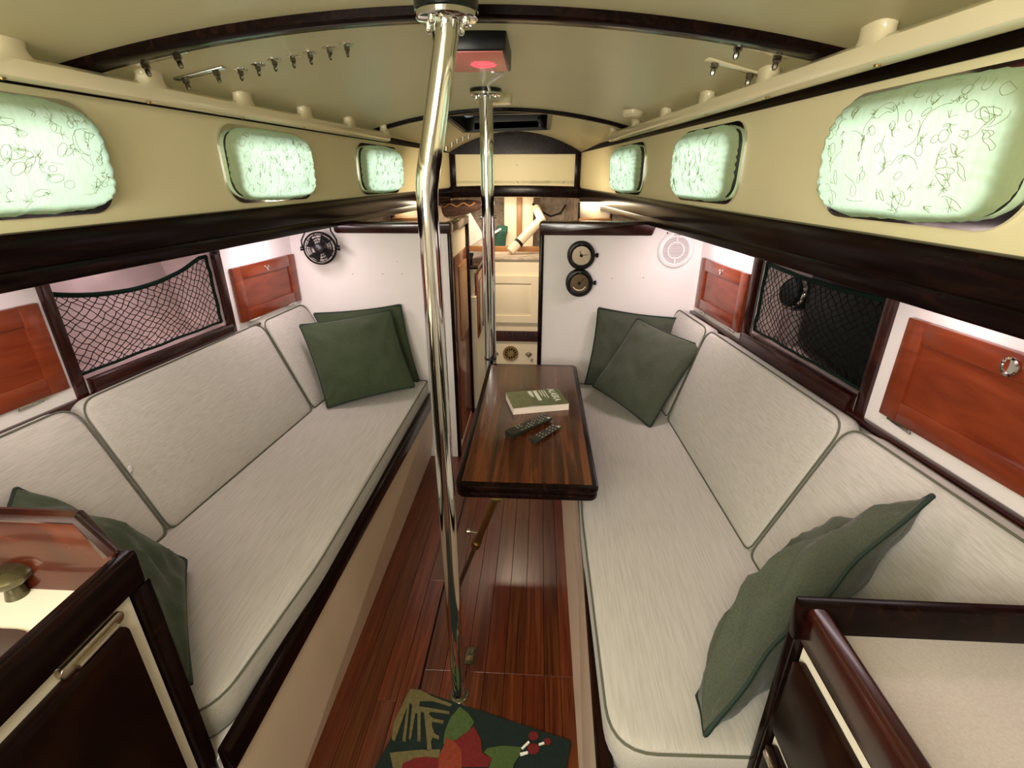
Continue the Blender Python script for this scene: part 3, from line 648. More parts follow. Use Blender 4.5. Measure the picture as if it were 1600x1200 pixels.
# ================================================================ THINGS ON THE TABLE
zt_ = .7012
a, b_, c_, d_ = Vector((-.142, 1.771, 0)), Vector((.066, 1.846, 0)), Vector((.126, 1.706, 0)), Vector((-.085, 1.628, 0))
a = at(782, 625, 2, zt_); bl = at(802, 648, 2, zt_); br = at(889, 640, 2, zt_)
ex = (br-bl); Lx = ex.length; ex.normalize(); ey = Vector((-ex.y, ex.x, 0)); Ly = (a-bl).dot(ey)+.01
t = thing('paperback_book', bl, 'green paperback book lying on the table', 'book')
def bk(x, y, z): return bl+ex*x+ey*y+Vector((0, 0, z))
bm = B(); hexa(bm, [bk(.001, .001, .0015), bk(Lx-.001, .001, .0015), bk(Lx-.001, Ly-.002, .0015), bk(.001, Ly-.002, .0015), bk(.001, .001, .024), bk(Lx-.001, .001, .024), bk(Lx-.001, Ly-.002, .024), bk(.001, Ly-.002, .024)]); put('page_block', bm, 'paper', t, smooth=False)
bm = B(); n = 14; cz_ = lambda t_: .0248+.006*max(0, 1-abs(t_-.35)/.35)**1.5
for i in range(n):
    q0, q1 = i/n, (i+1)/n; hexa(bm, [bk(Lx*q0, 0, cz_(q0)), bk(Lx*q1, 0, cz_(q1)), bk(Lx*q1, Ly, .0248), bk(Lx*q0, Ly, .0248), bk(Lx*q0, 0, cz_(q0)+.0008), bk(Lx*q1, 0, cz_(q1)+.0008), bk(Lx*q1, Ly, .0256), bk(Lx*q0, Ly, .0256)])
cv = put('front_cover', bm, 'book_green', t, smooth=False)
bm = B(); hexa(bm, [bk(0, 0, 0), bk(Lx, 0, 0), bk(Lx, Ly, 0), bk(0, Ly, 0), bk(0, 0, .0012), bk(Lx, 0, .0012), bk(Lx, Ly, .0012), bk(0, Ly, .0012)]); put('back_cover', bm, 'paper', t, smooth=False)
bm = B(); hexa(bm, [bk(0, Ly-.001, 0), bk(Lx, Ly-.001, 0), bk(Lx, Ly, 0), bk(0, Ly, 0), bk(0, Ly-.001, .025), bk(Lx, Ly-.001, .025), bk(Lx, Ly, .025), bk(0, Ly, .025)]); put('spine', bm, 'book_green', t, smooth=False)
bm = B(); text(bm, 'ALASKA', .036, lambda x, y, d: bk(Lx*.84+y, Ly*.60-x*.88, .0262+d), .0004)
for (fx_, l, hh) in ((.70, .50, .004), (.655, .42, .004), (.61, .36, .004)):
    y = Ly*.93
    while y > Ly*(.93-l): w_ = RND.uniform(.003, .009); hexa(bm, [bk(Lx*fx_+i, j, k) for k in (.0262, .0268) for i, j in ((0, y-w_), (hh, y-w_), (hh, y), (0, y))]); y -= w_+.0022
for fx_, l in ((.50, .62), (.40, .52)):
    y = Ly*.93
    while y > Ly*(.93-l): w_ = RND.uniform(.004, .0075); hexa(bm, [bk(Lx*fx_+i, j, k) for k in (.0262, .0275) for i, j in ((0, y-w_), (.014, y-w_), (.014, y), (0, y))]); y -= w_+.0018
put('cover_print', bm, 'print_white', cv, smooth=False)
def remote(p0, p1, wd, th, lb, rows, cols, name='remote_control'):
    ex = (p1-p0); L = ex.length; ex.normalize(); ey = Vector((-ex.y, ex.x, 0))
    t = thing(name, p0, lb, 'remote'); f = lambda x, y, z: p0+ex*x+ey*y+Vector((0, 0, z))
    bm = B(); n = 12; R_ = []
    for i in range(n+1):
        x = L*i/n; s = i/n; h0 = 0; tz = th*(1-.25*s)+ .0; ww = wd*(1-.08*sin(pi*s))*(.9 if i in (0, n) else 1)
        z0 = .012*max(0, 1-s*5)*0+ (0 if s < .25 else .004*min(1, (s-.25)*4))
        R_.append([bm.verts.new(f(x, y, z)) for y, z in ((-ww/2*.8, z0), (ww/2*.8, z0), (ww/2, z0+(tz-z0)*.5), (ww/2*.94, tz), (-ww/2*.94, tz), (-ww/2, z0+(tz-z0)*.5))])
    for A, Bq in zip(R_, R_[1:]):
        for k in range(6): bm.faces.new((A[k], A[(k+1) % 6], Bq[(k+1) % 6], Bq[k]))
    bm.faces.new(R_[0][::-1]); bm.faces.new(R_[-1]); put('body', bm, 'remote', t)
    for i in range(rows):
        for j in range(cols):
            if RND.random() < .2: continue
            s = .25+.68*i/(rows-1); x = L*s; y = wd*.66*(j/(cols-1)-.5); z = th*(1-.25*s)
            bm = B(); r_ = .0024 if name else .002
            box(bm, f(x, y, z), (r_*1.8, r_*1.3, .0012), rot=Matrix((ex, ey, Vector((0, 0, 1)))).transposed()); put('button', bm, 'button', t, smooth=False)
    bm = B(); box(bm, f(L*.955, -wd*.25, th*.77), (.008, .010, .002), rot=Matrix((ex, ey, Vector((0, 0, 1)))).transposed()); put('power_button', bm, 'button', t, smooth=False)
remote(at(795, 684, 2, zt_), at(856, 656, 2, zt_), .045, .020, 'longer black remote control with many small buttons, next to the book', 9, 4)
remote(at(833, 692, 2, zt_), at(871, 668, 2, zt_), .036, .012, 'shorter black remote control, nearer the table edge', 6, 3)

# ================================================================ WINDOWS WITH CURTAINS
LBL = ['nearest and largest', 'middle', 'farthest']
wn = 0
def port(s, k):
    global wn; wn += 1
    a, b = WIN[k]; fx = LWx if s < 0 else RWx; nm = 'left' if s < 0 else 'right'
    mp = lambda y, z, d: Vector((fx(y)-s*d, y, z))          # d inward
    bm = B(); plate(bm, [rrect(a, 1.422, b, 1.658, .068, 9), rrect(a+.022, 1.442, b-.022, 1.638, .052, 9)[::-1]], mp, -.001, .007)
    fr = struct('window_%d' % wn, bm, 'chrome', label='steel rimmed port, the %s on the %s side' % (LBL[k], nm), cat='window')
    bm = B(); plate(bm, [rrect(a+.022, 1.442, b-.022, 1.638, .052, 9), rrect(a+.036, 1.453, b-.036, 1.626, .046, 9)[::-1]], mp, -.02, .012); put('gasket', bm, 'rubber', fr)
    bm = B(); plate(bm, [rrect(a+.03, 1.448, b-.03, 1.632, .05, 9)], mp, -.034, -.028); put('pane', bm, 'pane_glass', fr)
    # curtain: puffed cloth gathered round its edge, hanging just inside the port
    t = thing('port_curtain', mp((a+b)/2, 1.425, .02), 'pale green embroidered curtain over the %s port on the %s' % (LBL[k], nm), 'curtain')
    hw, hh = (b-a)/2-.008, .113; yc, zc = (a+b)/2, 1.540; D = .042; sd = s*3+k*7
    def surf(p, q_):
        r = (abs(p)**4+abs(q_)**4)**.25; th_ = math.atan2(q_*.6, p)
        h = D*(1-min(1, r)**5)**.6
        h += (.006*noise.noise(Vector((p*3*hw/.25+sd, q_*1.2, 1)))+.0048*noise.noise(Vector((p*9*hw/.25+sd, q_*2, 4))))*min(1, 1.4-r*1.0)+.0030*sin(th_*46+2*sin(th_*7+sd))*max(0, r-.55)*2
        return mp(yc+p*hw*(1+.018*noise.noise(Vector((cos(th_)*3, sin(th_)*3, sd)))+.006*sin(th_*61)), zc+q_*hh*(1+.05*noise.noise(Vector((cos(th_)*2.5, sin(th_)*2.5, sd+9)))+.008*sin(th_*53)), .018+max(0, h))
    bm = B(); n, nr = 120, 20; ctr = bm.verts.new(surf(0, 0)); rings = []
    for i in range(1, nr+1):
        r = (i/nr)**.8; L = []
        for j in range(n):
            t_ = 2*pi*j/n; c, s_ = cos(t_), sin(t_); k_ = r/((abs(c)**4+abs(s_)**4)**.25)
            L.append(bm.verts.new(surf(c*k_, s_*k_)))
        rings.append(L)
    for j in range(n): bm.faces.new((ctr, rings[0][j], rings[0][(j+1) % n]))
    for A, Bq in zip(rings, rings[1:]):
        for j in range(n): bm.faces.new((A[j], Bq[j], Bq[(j+1) % n], A[(j+1) % n]))
    put('cloth', bm, 'curtain', t)
    bm = B(); R2 = random.Random(sd+50)
    def stroke(pts):
        P = [surf(p, q_)+Vector((-s*.0012, 0, 0)) for p, q_ in pts if (abs(p)**4+abs(q_)**4) < .72]
        if len(P) > 1: tube(bm, P, 0.00050, 3, caps=False)
    asp = hh/hw
    for _ in range(int(120*hw/.25)):
        p, q_ = R2.uniform(-.85, .85), R2.uniform(-.8, .8); kd = R2.random(); a0 = R2.uniform(0, 6.28)
        if kd < .35:
            r1, r2 = R2.uniform(.04, .16), R2.uniform(.03, .08)
            stroke([(p+(cos(x)*r1*cos(a0*.2)-sin(x)*r2*sin(a0*.2))*asp, q_+(cos(x)*r1*sin(a0*.2)+sin(x)*r2*cos(a0*.2))) for x in [6.3*i/16 for i in range(17)]])
        elif kd < .75:                                     # sprig
            for m_ in range(R2.randint(3, 7)):
                aa = a0+m_*.7; l = R2.uniform(.05, .14); bx = R2.uniform(-.5, .5)
                stroke([(p+(cos(aa+bx*x)*l*x)*asp, q_+sin(aa+bx*x)*l*x) for x in [i/5 for i in range(6)]])
        else:
            l = R2.uniform(.2, .6); bx = R2.uniform(-2, 2)
            stroke([(p+cos(a0+bx*x)*l*x*asp, q_+sin(a0+bx*x)*l*x) for x in [i/8 for i in range(9)]])
    put('embroidery', bm, 'thread', t, kind='stuff')
for s in (-1, 1):
    for k in range(3): port(s, k)

# ================================================================ HANDRAILS
def handrail(s):
    nm = 'left' if s < 0 else 'right'; off = .062; dz = 0 if s < 0 else .008
    fx = (lambda y: LWx(y)+off) if s < 0 else (lambda y: RWx(y)-off-.03*max(0, min(1, (2.2-y)/1.3)))
    ye = 2.79 if s < 0 else 2.98
    posts = [.02, .36, .70, 1.04, 1.36, 1.70, 2.04, 2.39, ye-.025] if s < 0 else [.0, .36, .70, 1.06, 1.42, 1.78, 2.16, 2.55, ye-.025]
    t = thing('overhead_handrail', (fx(1), 1, 1.68), 'long cream looped handrail under the ceiling on the %s' % nm, 'handrail')
    bm = B(); n = 10; prof = [(-.020, 1.677), (-.024, 1.690), (-.020, 1.707), (-.009, 1.715), (.009, 1.715), (.020, 1.707), (.024, 1.690), (.020, 1.677), (.010, 1.672), (-.010, 1.672)]
    R_ = [[bm.verts.new((fx(y)+dx*k, y, 1.693+dz+(z-1.693)*k)) for dx, z in prof] for y, k in ((YB+.02, 1), (0, 1), (1, 1), (2, 1), (ye-.015, 1), (ye-.004, .85), (ye, .5))]
    for A, Bq in zip(R_, R_[1:]):
        for k in range(len(prof)): bm.faces.new((A[k], A[(k+1) % len(prof)], Bq[(k+1) % len(prof)], Bq[k]))
    bm.faces.new(R_[0]); bm.faces.new(R_[-1][::-1]); put('grip', bm, 'gelcoat', t)
    for i, y in enumerate(posts):
        zc = ceil_z(fx(y), y)+.004; bm = B(); pf = []
        for q0 in range(9):
            v_ = q0/8; wv = .025+.055*(1-v_)**2.2+.016*v_**2; pf.append((wv if i else wv, 1.700+(zc-1.700)*v_))
        last = i == len(posts)-1
        L = []
        for wv, z in pf:
            th_ = .0195; rr = []
            for k in range(16):
                a_ = 2*pi*k/16; cx_, sy_ = cos(a_), sin(a_); ex_ = abs(cx_)**.7*(1 if cx_ > 0 else -1); ey_ = abs(sy_)**.7*(1 if sy_ > 0 else -1)
                yy = y+ey_*wv
                if last: yy = min(yy, ye-.002)
                rr.append(bm.verts.new((fx(y)+ex_*th_, yy, z)))
            L.append(rr)
        for A, Bq in zip(L, L[1:]):
            for k in range(16): bm.faces.new((A[k], A[(k+1) % 16], Bq[(k+1) % 16], Bq[k]))
        bm.faces.new(L[0][::-1]); bm.faces.new(L[-1]); put('stanchion', bm, 'gelcoat', t)
    for y in [p for p in posts[3:]]:
        bm = B(); lathe(bm, (fx(y)-.004*s, y-.03, 1.673+dz), (0, 0, -1), [(.006, 0), (.005, .004), (0, .005)], 10); put('screw', bm, 'brass', t)
    return fx
handrail(-1); handrail(1)
# ================================================================ CEILING FITTINGS
def hit_ceil(u, v, off):
    d = CF*FPX + CR*(u-CX) + CU*(CY-v); d.normalize(); lo, hi = .2, 6.0
    t = .3
    while t < 6 and (CO+d*t).z < ceil_z((CO+d*t).x, (CO+d*t).y)-off: t += .004
    return CO+d*t
for k, (u, v) in enumerate(((376, 112), (403, 104), (429, 97), (458, 92), (485, 86), (515, 79), (542, 74))):
    p = hit_ceil(u, v, .006); z = ceil_z(p.x, p.y)
    t = thing('ceiling_stud', (p.x, p.y, z-.03), 'steel stud, %s in the row of seven on the left ceiling' % ('closest to the backing plates', 'second from the backing plates', 'third from the backing plates', 'the middle one', 'third from the bent post', 'second from the bent post', 'closest to the bent post')[k], 'bolt', 'row of seven ceiling studs')
    bm = B(); lathe(bm, (p.x, p.y, z+.002), (0, 0, -1), [(.019, 0), (.019, .003), (.018, .004), (.005, .004)], 24); put('washer', bm, 'chrome', t)
    bm = B(); lathe(bm, (p.x, p.y, z-.002), (0, 0, -1), [(.0075, 0), (.0075, .010), (.005, .012), (.005, .020), (.003, .024), (0, .026)], 6); put('cap_nut', bm, 'steel_dark', t)
plates = [((290, 125), (338, 113), 'nearer of two backing plates'), ((227, 101), (277, 88), 'farther'), ((1117, 101), (1172, 117), 'r'), ((1154, 73), (1215, 90), 'r')]
lbs = ['steel backing plate with two nuts on the left ceiling, closest to the row of studs', 'steel backing plate with two nuts on the left ceiling, closest to the dark beam', 'steel backing plate with two nuts on the right ceiling, away from the beam', 'steel backing plate with two nuts on the right ceiling, closest to the dark beam']
for (q0, q1, _), lb in zip(plates, lbs):
    def on_ceil(u, v):
        return hit_ceil(u, v, .010)
    A, C_ = on_ceil(*q0), on_ceil(*q1); d = (C_-A); L = d.length; d.normalize(); up = Vector((0, 0, 1)); sd = d.cross(up).normalized(); up = sd.cross(d)
    t = thing('backing_plate', (A+C_)/2, lb, 'plate')
    bm = B(); box(bm, (A+C_)/2+up*.006, (L+.05, .024, .006), rot=Matrix((d, sd, up)).transposed(), bev=.002); put('bar', bm, 'gelcoat' if A.x > 0 else 'steel', t)
    for P in (A, C_):
        bm = B(); lathe(bm, P+up*.003, -up, [(.009, 0), (.009, .010), (.006, .013), (.006, .022), (.004, .027), (0, .028)], 6); put('cap_nut', bm, 'steel_dark', t)
for k, (u, v) in enumerate(((697, 232), (706, 226), (714, 221), (723, 217), (732, 214))):
    p = hit_ceil(u, v, .010); z = ceil_z(p.x, p.y)-.01
    t = bm = B(); lathe(bm, (p.x, p.y, z+.012), (0, 0, -1), [(.016, 0), (.016, .005), (.008, .006), (.008, .026), (0, .028)], 10)
    put('forward_stud', bm, 'steel', label='tiny stud by the forward arch, %s in its row' % ('farthest from the far post', 'fourth from the far post', 'the middle one', 'second from the far post', 'nearest the far post')[k], cat='bolt', group='short row of studs by the arch')
# red cabin lamp
t = thing('ceiling_lamp', (-.16, 1.50, 1.77), 'black square ceiling lamp with a red lens in front of the bent post', 'lamp')
zc = 1.818; X0, X1, Y0, Y1 = -.262, -.090, 1.375, 1.60
bm = B(); hexa(bm, [(X0, Y0, zc-.038), (X1, Y0, zc-.038), (X1, Y1, zc-.044), (X0, Y1, zc-.044), (X0-.002, Y0, zc+.004), (X1+.002, Y0, zc+.004), (X1+.002, Y1, zc+.004), (X0-.002, Y1, zc+.004)], bev=.004); put('housing', bm, 'black', t)
bm = B(); hexa(bm, [(X0+.008, Y0+.008, zc-.040), (X1-.008, Y0+.008, zc-.040), (X1-.008, Y1-.012, zc-.046), (X0+.008, Y1-.012, zc-.046), (X0+.008, Y0+.008, zc-.036), (X1-.008, Y0+.008, zc-.036), (X1-.008, Y1-.012, zc-.042), (X0+.008, Y1-.012, zc-.042)], bev=.001); ln = put('lens', bm, 'lens_red', t)
bm = B()
for i in range(13):
    for j in range(13):
        dx, dy = (i-6)*.0055+(.00275 if j % 2 else 0), (j-6)*.0055
        if dx*dx+dy*dy*.7 > .0011: continue
        y = Y0+.13+dy; x = X0+.105+dx; z = zc-.040-.006*(y-Y0)/(Y1-Y0); lathe(bm, (x, y, z), (0, 0, -1), [(.0019, -.001), (.0019, .0012), (0, .0012)], 6)
put('led_cluster', bm, 'led_red', ln, kind='stuff')
bm = B(); tube(bm, [(X1-.05, Y1-.02, zc-.045), (X1-.03, Y1+.10, zc-.03), (-.19, 1.95, zc-.02), (-.20, 2.14, zc-.015)], .005, 8); put('lamp_wire', bm, 'plastic_white', label='short white wire from the red lamp to the far post', cat='wire')
bm = B(); lathe(bm, (-.185, 2.36, ceil_z(-.185, 2.36)+.002), (0, 0, -1), [(0, 0), (.060, 0), (.060, .018), (.052, .034), (0, .036)], 32); put('round_fitting', bm, 'gelcoat', label='round pale plastic fitting on the ceiling just behind the far post', cat='detector')
bm = B(); p = at(990, 172, 2, 1.76); lathe(bm, (p.x, p.y, ceil_z(p.x, p.y)+.002), (0, 0, -1), [(0, 0), (.045, 0), (.045, .014), (.036, .024), (0, .026)], 28); put('round_puck', bm, 'gelcoat', label='round cream puck on the ceiling above the right handrail end', cat='fitting')

# ================================================================ LOCKER DOORS
def locker_door(s, ya, yb, z0, z1, lb, ring_y, hinge_y):
    mp = (lambda y, z, d: Vector((LPx(y)+d, y, z))) if s < 0 else (lambda y, z, d: Vector((RPx(y)-d, y, z)))
    t = thing('locker_door', mp((ya+yb)/2, z0, 0), lb, 'door'); f = .052
    for nm, (a, b, c, d) in (('stile', (ya, ya+f, z0, z1)), ('stile', (yb-f, yb, z0, z1)), ('rail', (ya+f, yb-f, z0, z0+f)), ('rail', (ya+f, yb-f, z1-f, z1))):
        bm = B(); hexa(bm, [mp(a, c, .001), mp(b, c, .001), mp(b, c, .018), mp(a, c, .018), mp(a, d, .001), mp(b, d, .001), mp(b, d, .018), mp(a, d, .018)], bev=.0025); put(nm, bm, 'mahogany', t)
    bm = B(); a, b, c, d = ya+f-.002, yb-f+.002, z0+f-.002, z1-f+.002; hexa(bm, [mp(a, c, .001), mp(b, c, .001), mp(b, c, .009), mp(a, c, .009), mp(a, d, .001), mp(b, d, .001), mp(b, d, .009), mp(a, d, .009)]); put('panel', bm, 'mahogany', t, smooth=False)
    c0 = mp(ring_y, z1-.030, .018); nrm = (mp(0, 0, 1)-mp(0, 0, 0)).normalized()
    rr_ = .0195 if yb < 1.5 else .0125
    bm = B(); lathe(bm, c0, nrm, [(rr_, 0), (rr_, .003), (rr_*.76, .004), (rr_*.7, .0005), (0, .0003)], 24); put('finger_latch', bm, 'chrome', t)
    for hy in hinge_y:
        bm = B(); box(bm, mp(hy, z0-.006, .006), (.008, .075, .014), bev=.003); 
        tube(bm, [mp(hy-.035, z0-.002, .013), mp(hy+.035, z0-.002, .013)], .0045, 8); put('hinge', bm, 'chrome', t)
locker_door(-1, .72, 1.242, .935, 1.187, 'red mahogany locker door on the left, nearest and cut off by the picture edge', .98, (.85, 1.14))
locker_door(-1, 1.992, 2.437, .920, 1.152, 'red mahogany locker door on the left between net bay and fan', 2.215, (2.07, 2.36))
locker_door(1, .68, 1.203, .935, 1.190, 'red mahogany locker door on the right, nearest and largest in view', .945, (1.14, .78))
locker_door(1, 1.965, 2.40, .918, 1.155, 'red mahogany locker door on the right between speaker and dark net bay', 2.19, (2.04, 2.33))
# ================================================================ NETS
def net(s, topf, mat, strapmat, lb, seed):
    mp = (lambda y, z, d: Vector((LPx(y)+d, y, z))) if s < 0 else (lambda y, z, d: Vector((RPx(y)-d, y, z)))
    ya, yb, zb = 1.300, 1.915, .947; R3 = random.Random(seed)
    t = thing('storage_net', mp(1.6, .93, -.01), lb, 'net')
    def P(u, v):
        y = ya+(yb-ya)*u; z = zb+(topf(u)-zb)*v; d = -.020+.025*sin(pi*min(1, max(0, v)))*sin(pi*min(1, max(0, u)))
        y += .010*noise.noise(Vector((u*4, v*3, seed))); z += .010*noise.noise(Vector((u*5+9, v*3, seed)))*sin(pi*v)
        return mp(min(yb, max(ya, y)), z, d-.006*noise.noise(Vector((u*7, v*5, seed+3))))
    bm = B(); NU, NV = 40, 18; nd = {}
    for i in range(NU+1):
        for j in range(NV+1):
            if (i+j) % 2: continue
            e = 0 if j in (0, NV) or i in (0, NU) else 1
            nd[i, j] = P((i+R3.uniform(-.3, .3)*e)/NU, (j+R3.uniform(-.3, .3)*e)/NV)
    for (i, j), p in nd.items():
        for dj in (-1, 1):
            q_ = nd.get((i+1, j+dj))
            if q_: m_ = (p+q_)/2+Vector((0, R3.uniform(-.002, .002), -.0015)); tube(bm, [p, m_, q_], .0015, 3, caps=False)
    put('mesh', bm, mat, t, kind='stuff')
    for pts, r in (([P(k/20, 1) for k in range(21)], .0075), ([P(0, k/8) for k in range(9)], .004), ([P(1, k/8) for k in range(9)], .006), ([P(k/20, 0) for k in range(21)], .005)):
        bm = B(); n = len(pts); tube(bm, pts, r, 8); put('border_strap', bm, strapmat, t)
    return mp
mpn = net(-1, lambda u: 1.198-.050*sin(pi*min(1, u*1.05))**.9+(.015*u), 'net_black', 'net_green', 'black storage net sagging across the left bay', 3)
mpn2 = net(1, lambda u: 1.205-.012*sin(pi*u), 'net_black', 'net_green', 'black storage net stretched across the dark right bay', 8)
bm = B(); lathe(bm, mpn(1.925, 1.235, .004), (1, 0, 0), [(.014, 0), (.016, .012), (.010, .02), (0, .022)], 14); put('net_hook', bm, 'black', label='black round hook at the upper far corner of the left net', cat='hook')
bm = B()                                     # what the right net holds
bmesh.ops.create_uvsphere(bm, u_segments=28, v_segments=18, radius=1)
for v in bm.verts:
    c = v.co.copy(); sg_ = lambda a, p: abs(a)**p*(1 if a > 0 else -1)
    v.co = Vector((RPx(1.52)+.115+sg_(c.x, .6)*.078+.008*noise.noise(c*3), 1.522+sg_(c.y, .25)*.222, 1.100+sg_(c.z, .25)*.178))
put('stowed_bag', bm, 'black', label='bulky black bag stowed behind the right net', cat='bag')
t = thing('stowed_canister', (RPx(1.84)+.10, 1.83, .92), 'round black canister with bright rim behind the far end of the right net', 'canister')
bm = B(); p = Vector((RPx(1.84)+.11, 1.835, 1.11)); lathe(bm, p, (-1, -.25, .2), [(0, -.05), (.052, -.05), (.055, .03), (.046, .045), (0, .045)], 28); put('body', bm, 'black', t)
bm = B(); lathe(bm, p, (-1, -.25, .2), [(.056, .018), (.059, .028), (.054, .034)], 28); put('rim', bm, 'chrome', t)
bm = B(); lathe(bm, p+Vector((0, 0, -.19)), (0, 0, 1), [(0, 0), (.04, 0), (.04, .135), (0, .135)], 20); put('stand', bm, 'grille_grey', t)

# ================================================================ BULKHEAD INSTRUMENTS, SPEAKER, FAN
def dial(u, v, lb, hands):
    c = at(u, v, 1, BH-.03); c.y = BH; r = .066
    t = thing('round_instrument', c, lb, 'clock' if hands else 'gauge')
    bm = B(); lathe(bm, c, (0, -1, 0), [(r-.004, 0), (r, .004), (r, .045), (r-.004, .052), (r-.012, .054), (r-.020, .050), (r-.022, .038)], 48); put('case', bm, 'black', t)
    bm = B(); lathe(bm, c, (0, -1, 0), [(.0455, .036), (.0455, .040), (0, .040)], 48); fc = put('dial_face', bm, 'brushed' if hands else 'dial_dark', t)
    bm = B(); lathe(bm, c, (0, -1, 0), [(.0475, .038), (.0475, .043), (.0440, .043), (.0440, .038)], 48); put('bezel', bm, 'black', t)
    if hands:
        for a_, l, w_ in ((1.4, .034, .0026), (-.35, .022, .0036)):
            d = Vector((sin(a_), 0, cos(a_))); bm = B(); tube(bm, [c+Vector((0, -.0425, 0))-d*.008, c+Vector((0, -.0425, 0))+d*l], w_/2, 6); put('hand', bm, 'black', t)
    else:
        bm = B(); tube(bm, [c+Vector((.034*cos(a_), -.0415, .034*sin(a_))) for a_ in [3.7+2.1*k/12 for k in range(13)]], .0025, 6); put('scale_arc', bm, 'paper', t)
        d = Vector((.7, 0, .7)); bm = B(); tube(bm, [c+Vector((0, -.0425, 0))-d*.01, c+Vector((0, -.0425, 0))+d*.035], .001, 6); put('needle', bm, 'black', t)
    bm = B(); lathe(bm, c, (0, -1, 0), [(.008, .040), (.006, .045), (0, .045)], 12); put('hub', bm, 'black', t)
    bm = B(); lathe(bm, c+Vector((r-.004, -.025, 0)), (1, 0, 0), [(.006, 0), (.006, .008), (.011, .010), (.011, .020), (0, .022)], 14); put('side_knob', bm, 'black', t)
    bm = B(); lathe(bm, c+Vector((0, -.052, r-.012)), (0, -1, 0), [(.003, 0), (.002, .003), (0, .003)], 8); put('bezel_screw', bm, 'chrome', t)
dial(908, 399, 'upper black rimmed clock with silver dial on the right bulkhead', True)
dial(905, 442, 'lower black rimmed gauge with darker dial on the right bulkhead', False)
c = at(1056, 391, 1, BH-.01); c.y = BH; V = lambda x, z, d: Vector((c.x+x, BH-d, c.z+z))
t = thing('round_speaker', c, 'round white slatted loudspeaker on the right bulkhead corner', 'speaker')
bm = B(); lathe(bm, c, (0, -1, 0), [(.084, 0), (.084, .008), (.078, .014), (.064, .016), (.062, .010)], 48); put('rim', bm, 'plastic_white', t)
bm = B(); lathe(bm, c, (0, -1, 0), [(.064, .006), (0, .006)], 40); put('backing', bm, 'grille_grey', t)
for k in range(19):
    z = -.058+.116*k/18; hw = math.sqrt(max(0, .0635**2-z*z)); bm = B(); box(bm, V(0, z, .010), (2*hw, .006, .0030)); put('grille_slat', bm, 'plastic_white', t, smooth=False)
bm = B(); plate(bm, [circ(.040, 40), circ(.035, 40)[::-1]], V, .010, .015); put('inner_ring', bm, 'plastic_white', t)
bm = B(); box(bm, V(0, .051, .013), (.005, .005, .022)); box(bm, V(0, -.051, .013), (.005, .005, .022)); put('bridge', bm, 'plastic_white', t, smooth=False)
bm = B()
for k in range(9): box(bm, V(-.016+.004*k, .071, .0155), (.0028, .001, .003+.001*(k % 2)))
put('maker_mark', bm, 'black', t, smooth=False)
bm = B(); lathe(bm, at(1043, 364, 1, BH), (0, -1, 0), [(.004, 0), (.003, .002), (0, .002)], 10); put('bulkhead_screw', bm, 'black', label='small dark screw head above the round speaker', cat='screw')
# fan
fc = at(500, 388, 1, 2.36); ax = Vector((.25, -1, .12)).normalized(); t = thing('cabin_fan', fc+Vector((0, .06, -.08)), 'small black caged fan on the left bulkhead corner', 'fan')
u_ = ax.cross(Vector((0, 0, 1))).normalized(); v_ = u_.cross(ax).normalized()
pc = lambda r, a_, h: fc+u_*(r*cos(a_))+v_*(r*sin(a_))+ax*h
bm = B()
for r, h, th in ((.073, 0, .0045), (.060, .014, .0018), (.048, .020, .0018), (.036, .024, .0018), (.066, -.02, .0018), (.05, -.03, .0018)): tube(bm, [pc(r, 2*pi*k/40, h) for k in range(40)], th, 6, closed=True)
for k in range(10): a_ = 2*pi*k/10; tube(bm, [pc(.073, a_, 0), pc(.062, a_, .013), pc(.048, a_, .020), pc(.022, a_, .026)], .0013, 4); tube(bm, [pc(.073, a_, 0), pc(.066, a_, -.02), pc(.05, a_, -.03), pc(.02, a_, -.035)], .0013, 4)
put('cage', bm, 'black', t)
bm = B(); lathe(bm, fc, ax, [(0, -.045), (.026, -.042), (.028, -.01), (.024, .026), (.016, .030), (0, .030)], 28); put('motor_hub', bm, 'black', t)
for k in range(4):
    bm = B(); a_ = 2*pi*k/4+.3; P = [pc(.022, a_-.3, -.006), pc(.064, a_-.15, -.012), pc(.064, a_+.75, .008), pc(.022, a_+.5, .008)]; vs = [bm.verts.new(p) for p in P]; bm.faces.new(vs); bmesh.ops.solidify(bm, geom=bm.faces[:], thickness=.0012); put('blade', bm, 'rubber', t)
bm = B(); top_ = fc+Vector((0, .02, .128))
tube(bm, [pc(.080, pi, 0), pc(.088, pi*.86, 0), pc(.098, pi*.70, -.005), top_+u_*-.05, top_+u_*.05, pc(.098, pi*.30, -.005), pc(.088, pi*.14, 0), pc(.080, 0, 0)], .0042, 6); put('yoke', bm, 'black', t)
bm = B(); lathe(bm, pc(.076, pi, 0), u_*-1, [(.009, 0), (.013, .004), (.013, .016), (0, .018)], 14); lathe(bm, pc(.076, 0, 0), u_, [(.009, 0), (.010, .012), (0, .013)], 14); put('pivot_knob', bm, 'black', t)
bm = B(); box(bm, Vector((top_.x, top_.y+.035, top_.z)), (.05, .08, .018), bev=.003); put('mount_block', bm, 'black', t)
bm = B(); tube(bm, [fc+Vector((0, .03, .02)), fc+Vector((.0, .05, .09)), fc+Vector((.03, .085, .118))], .003, 6); put('fan_wire', bm, 'plastic_white', t)

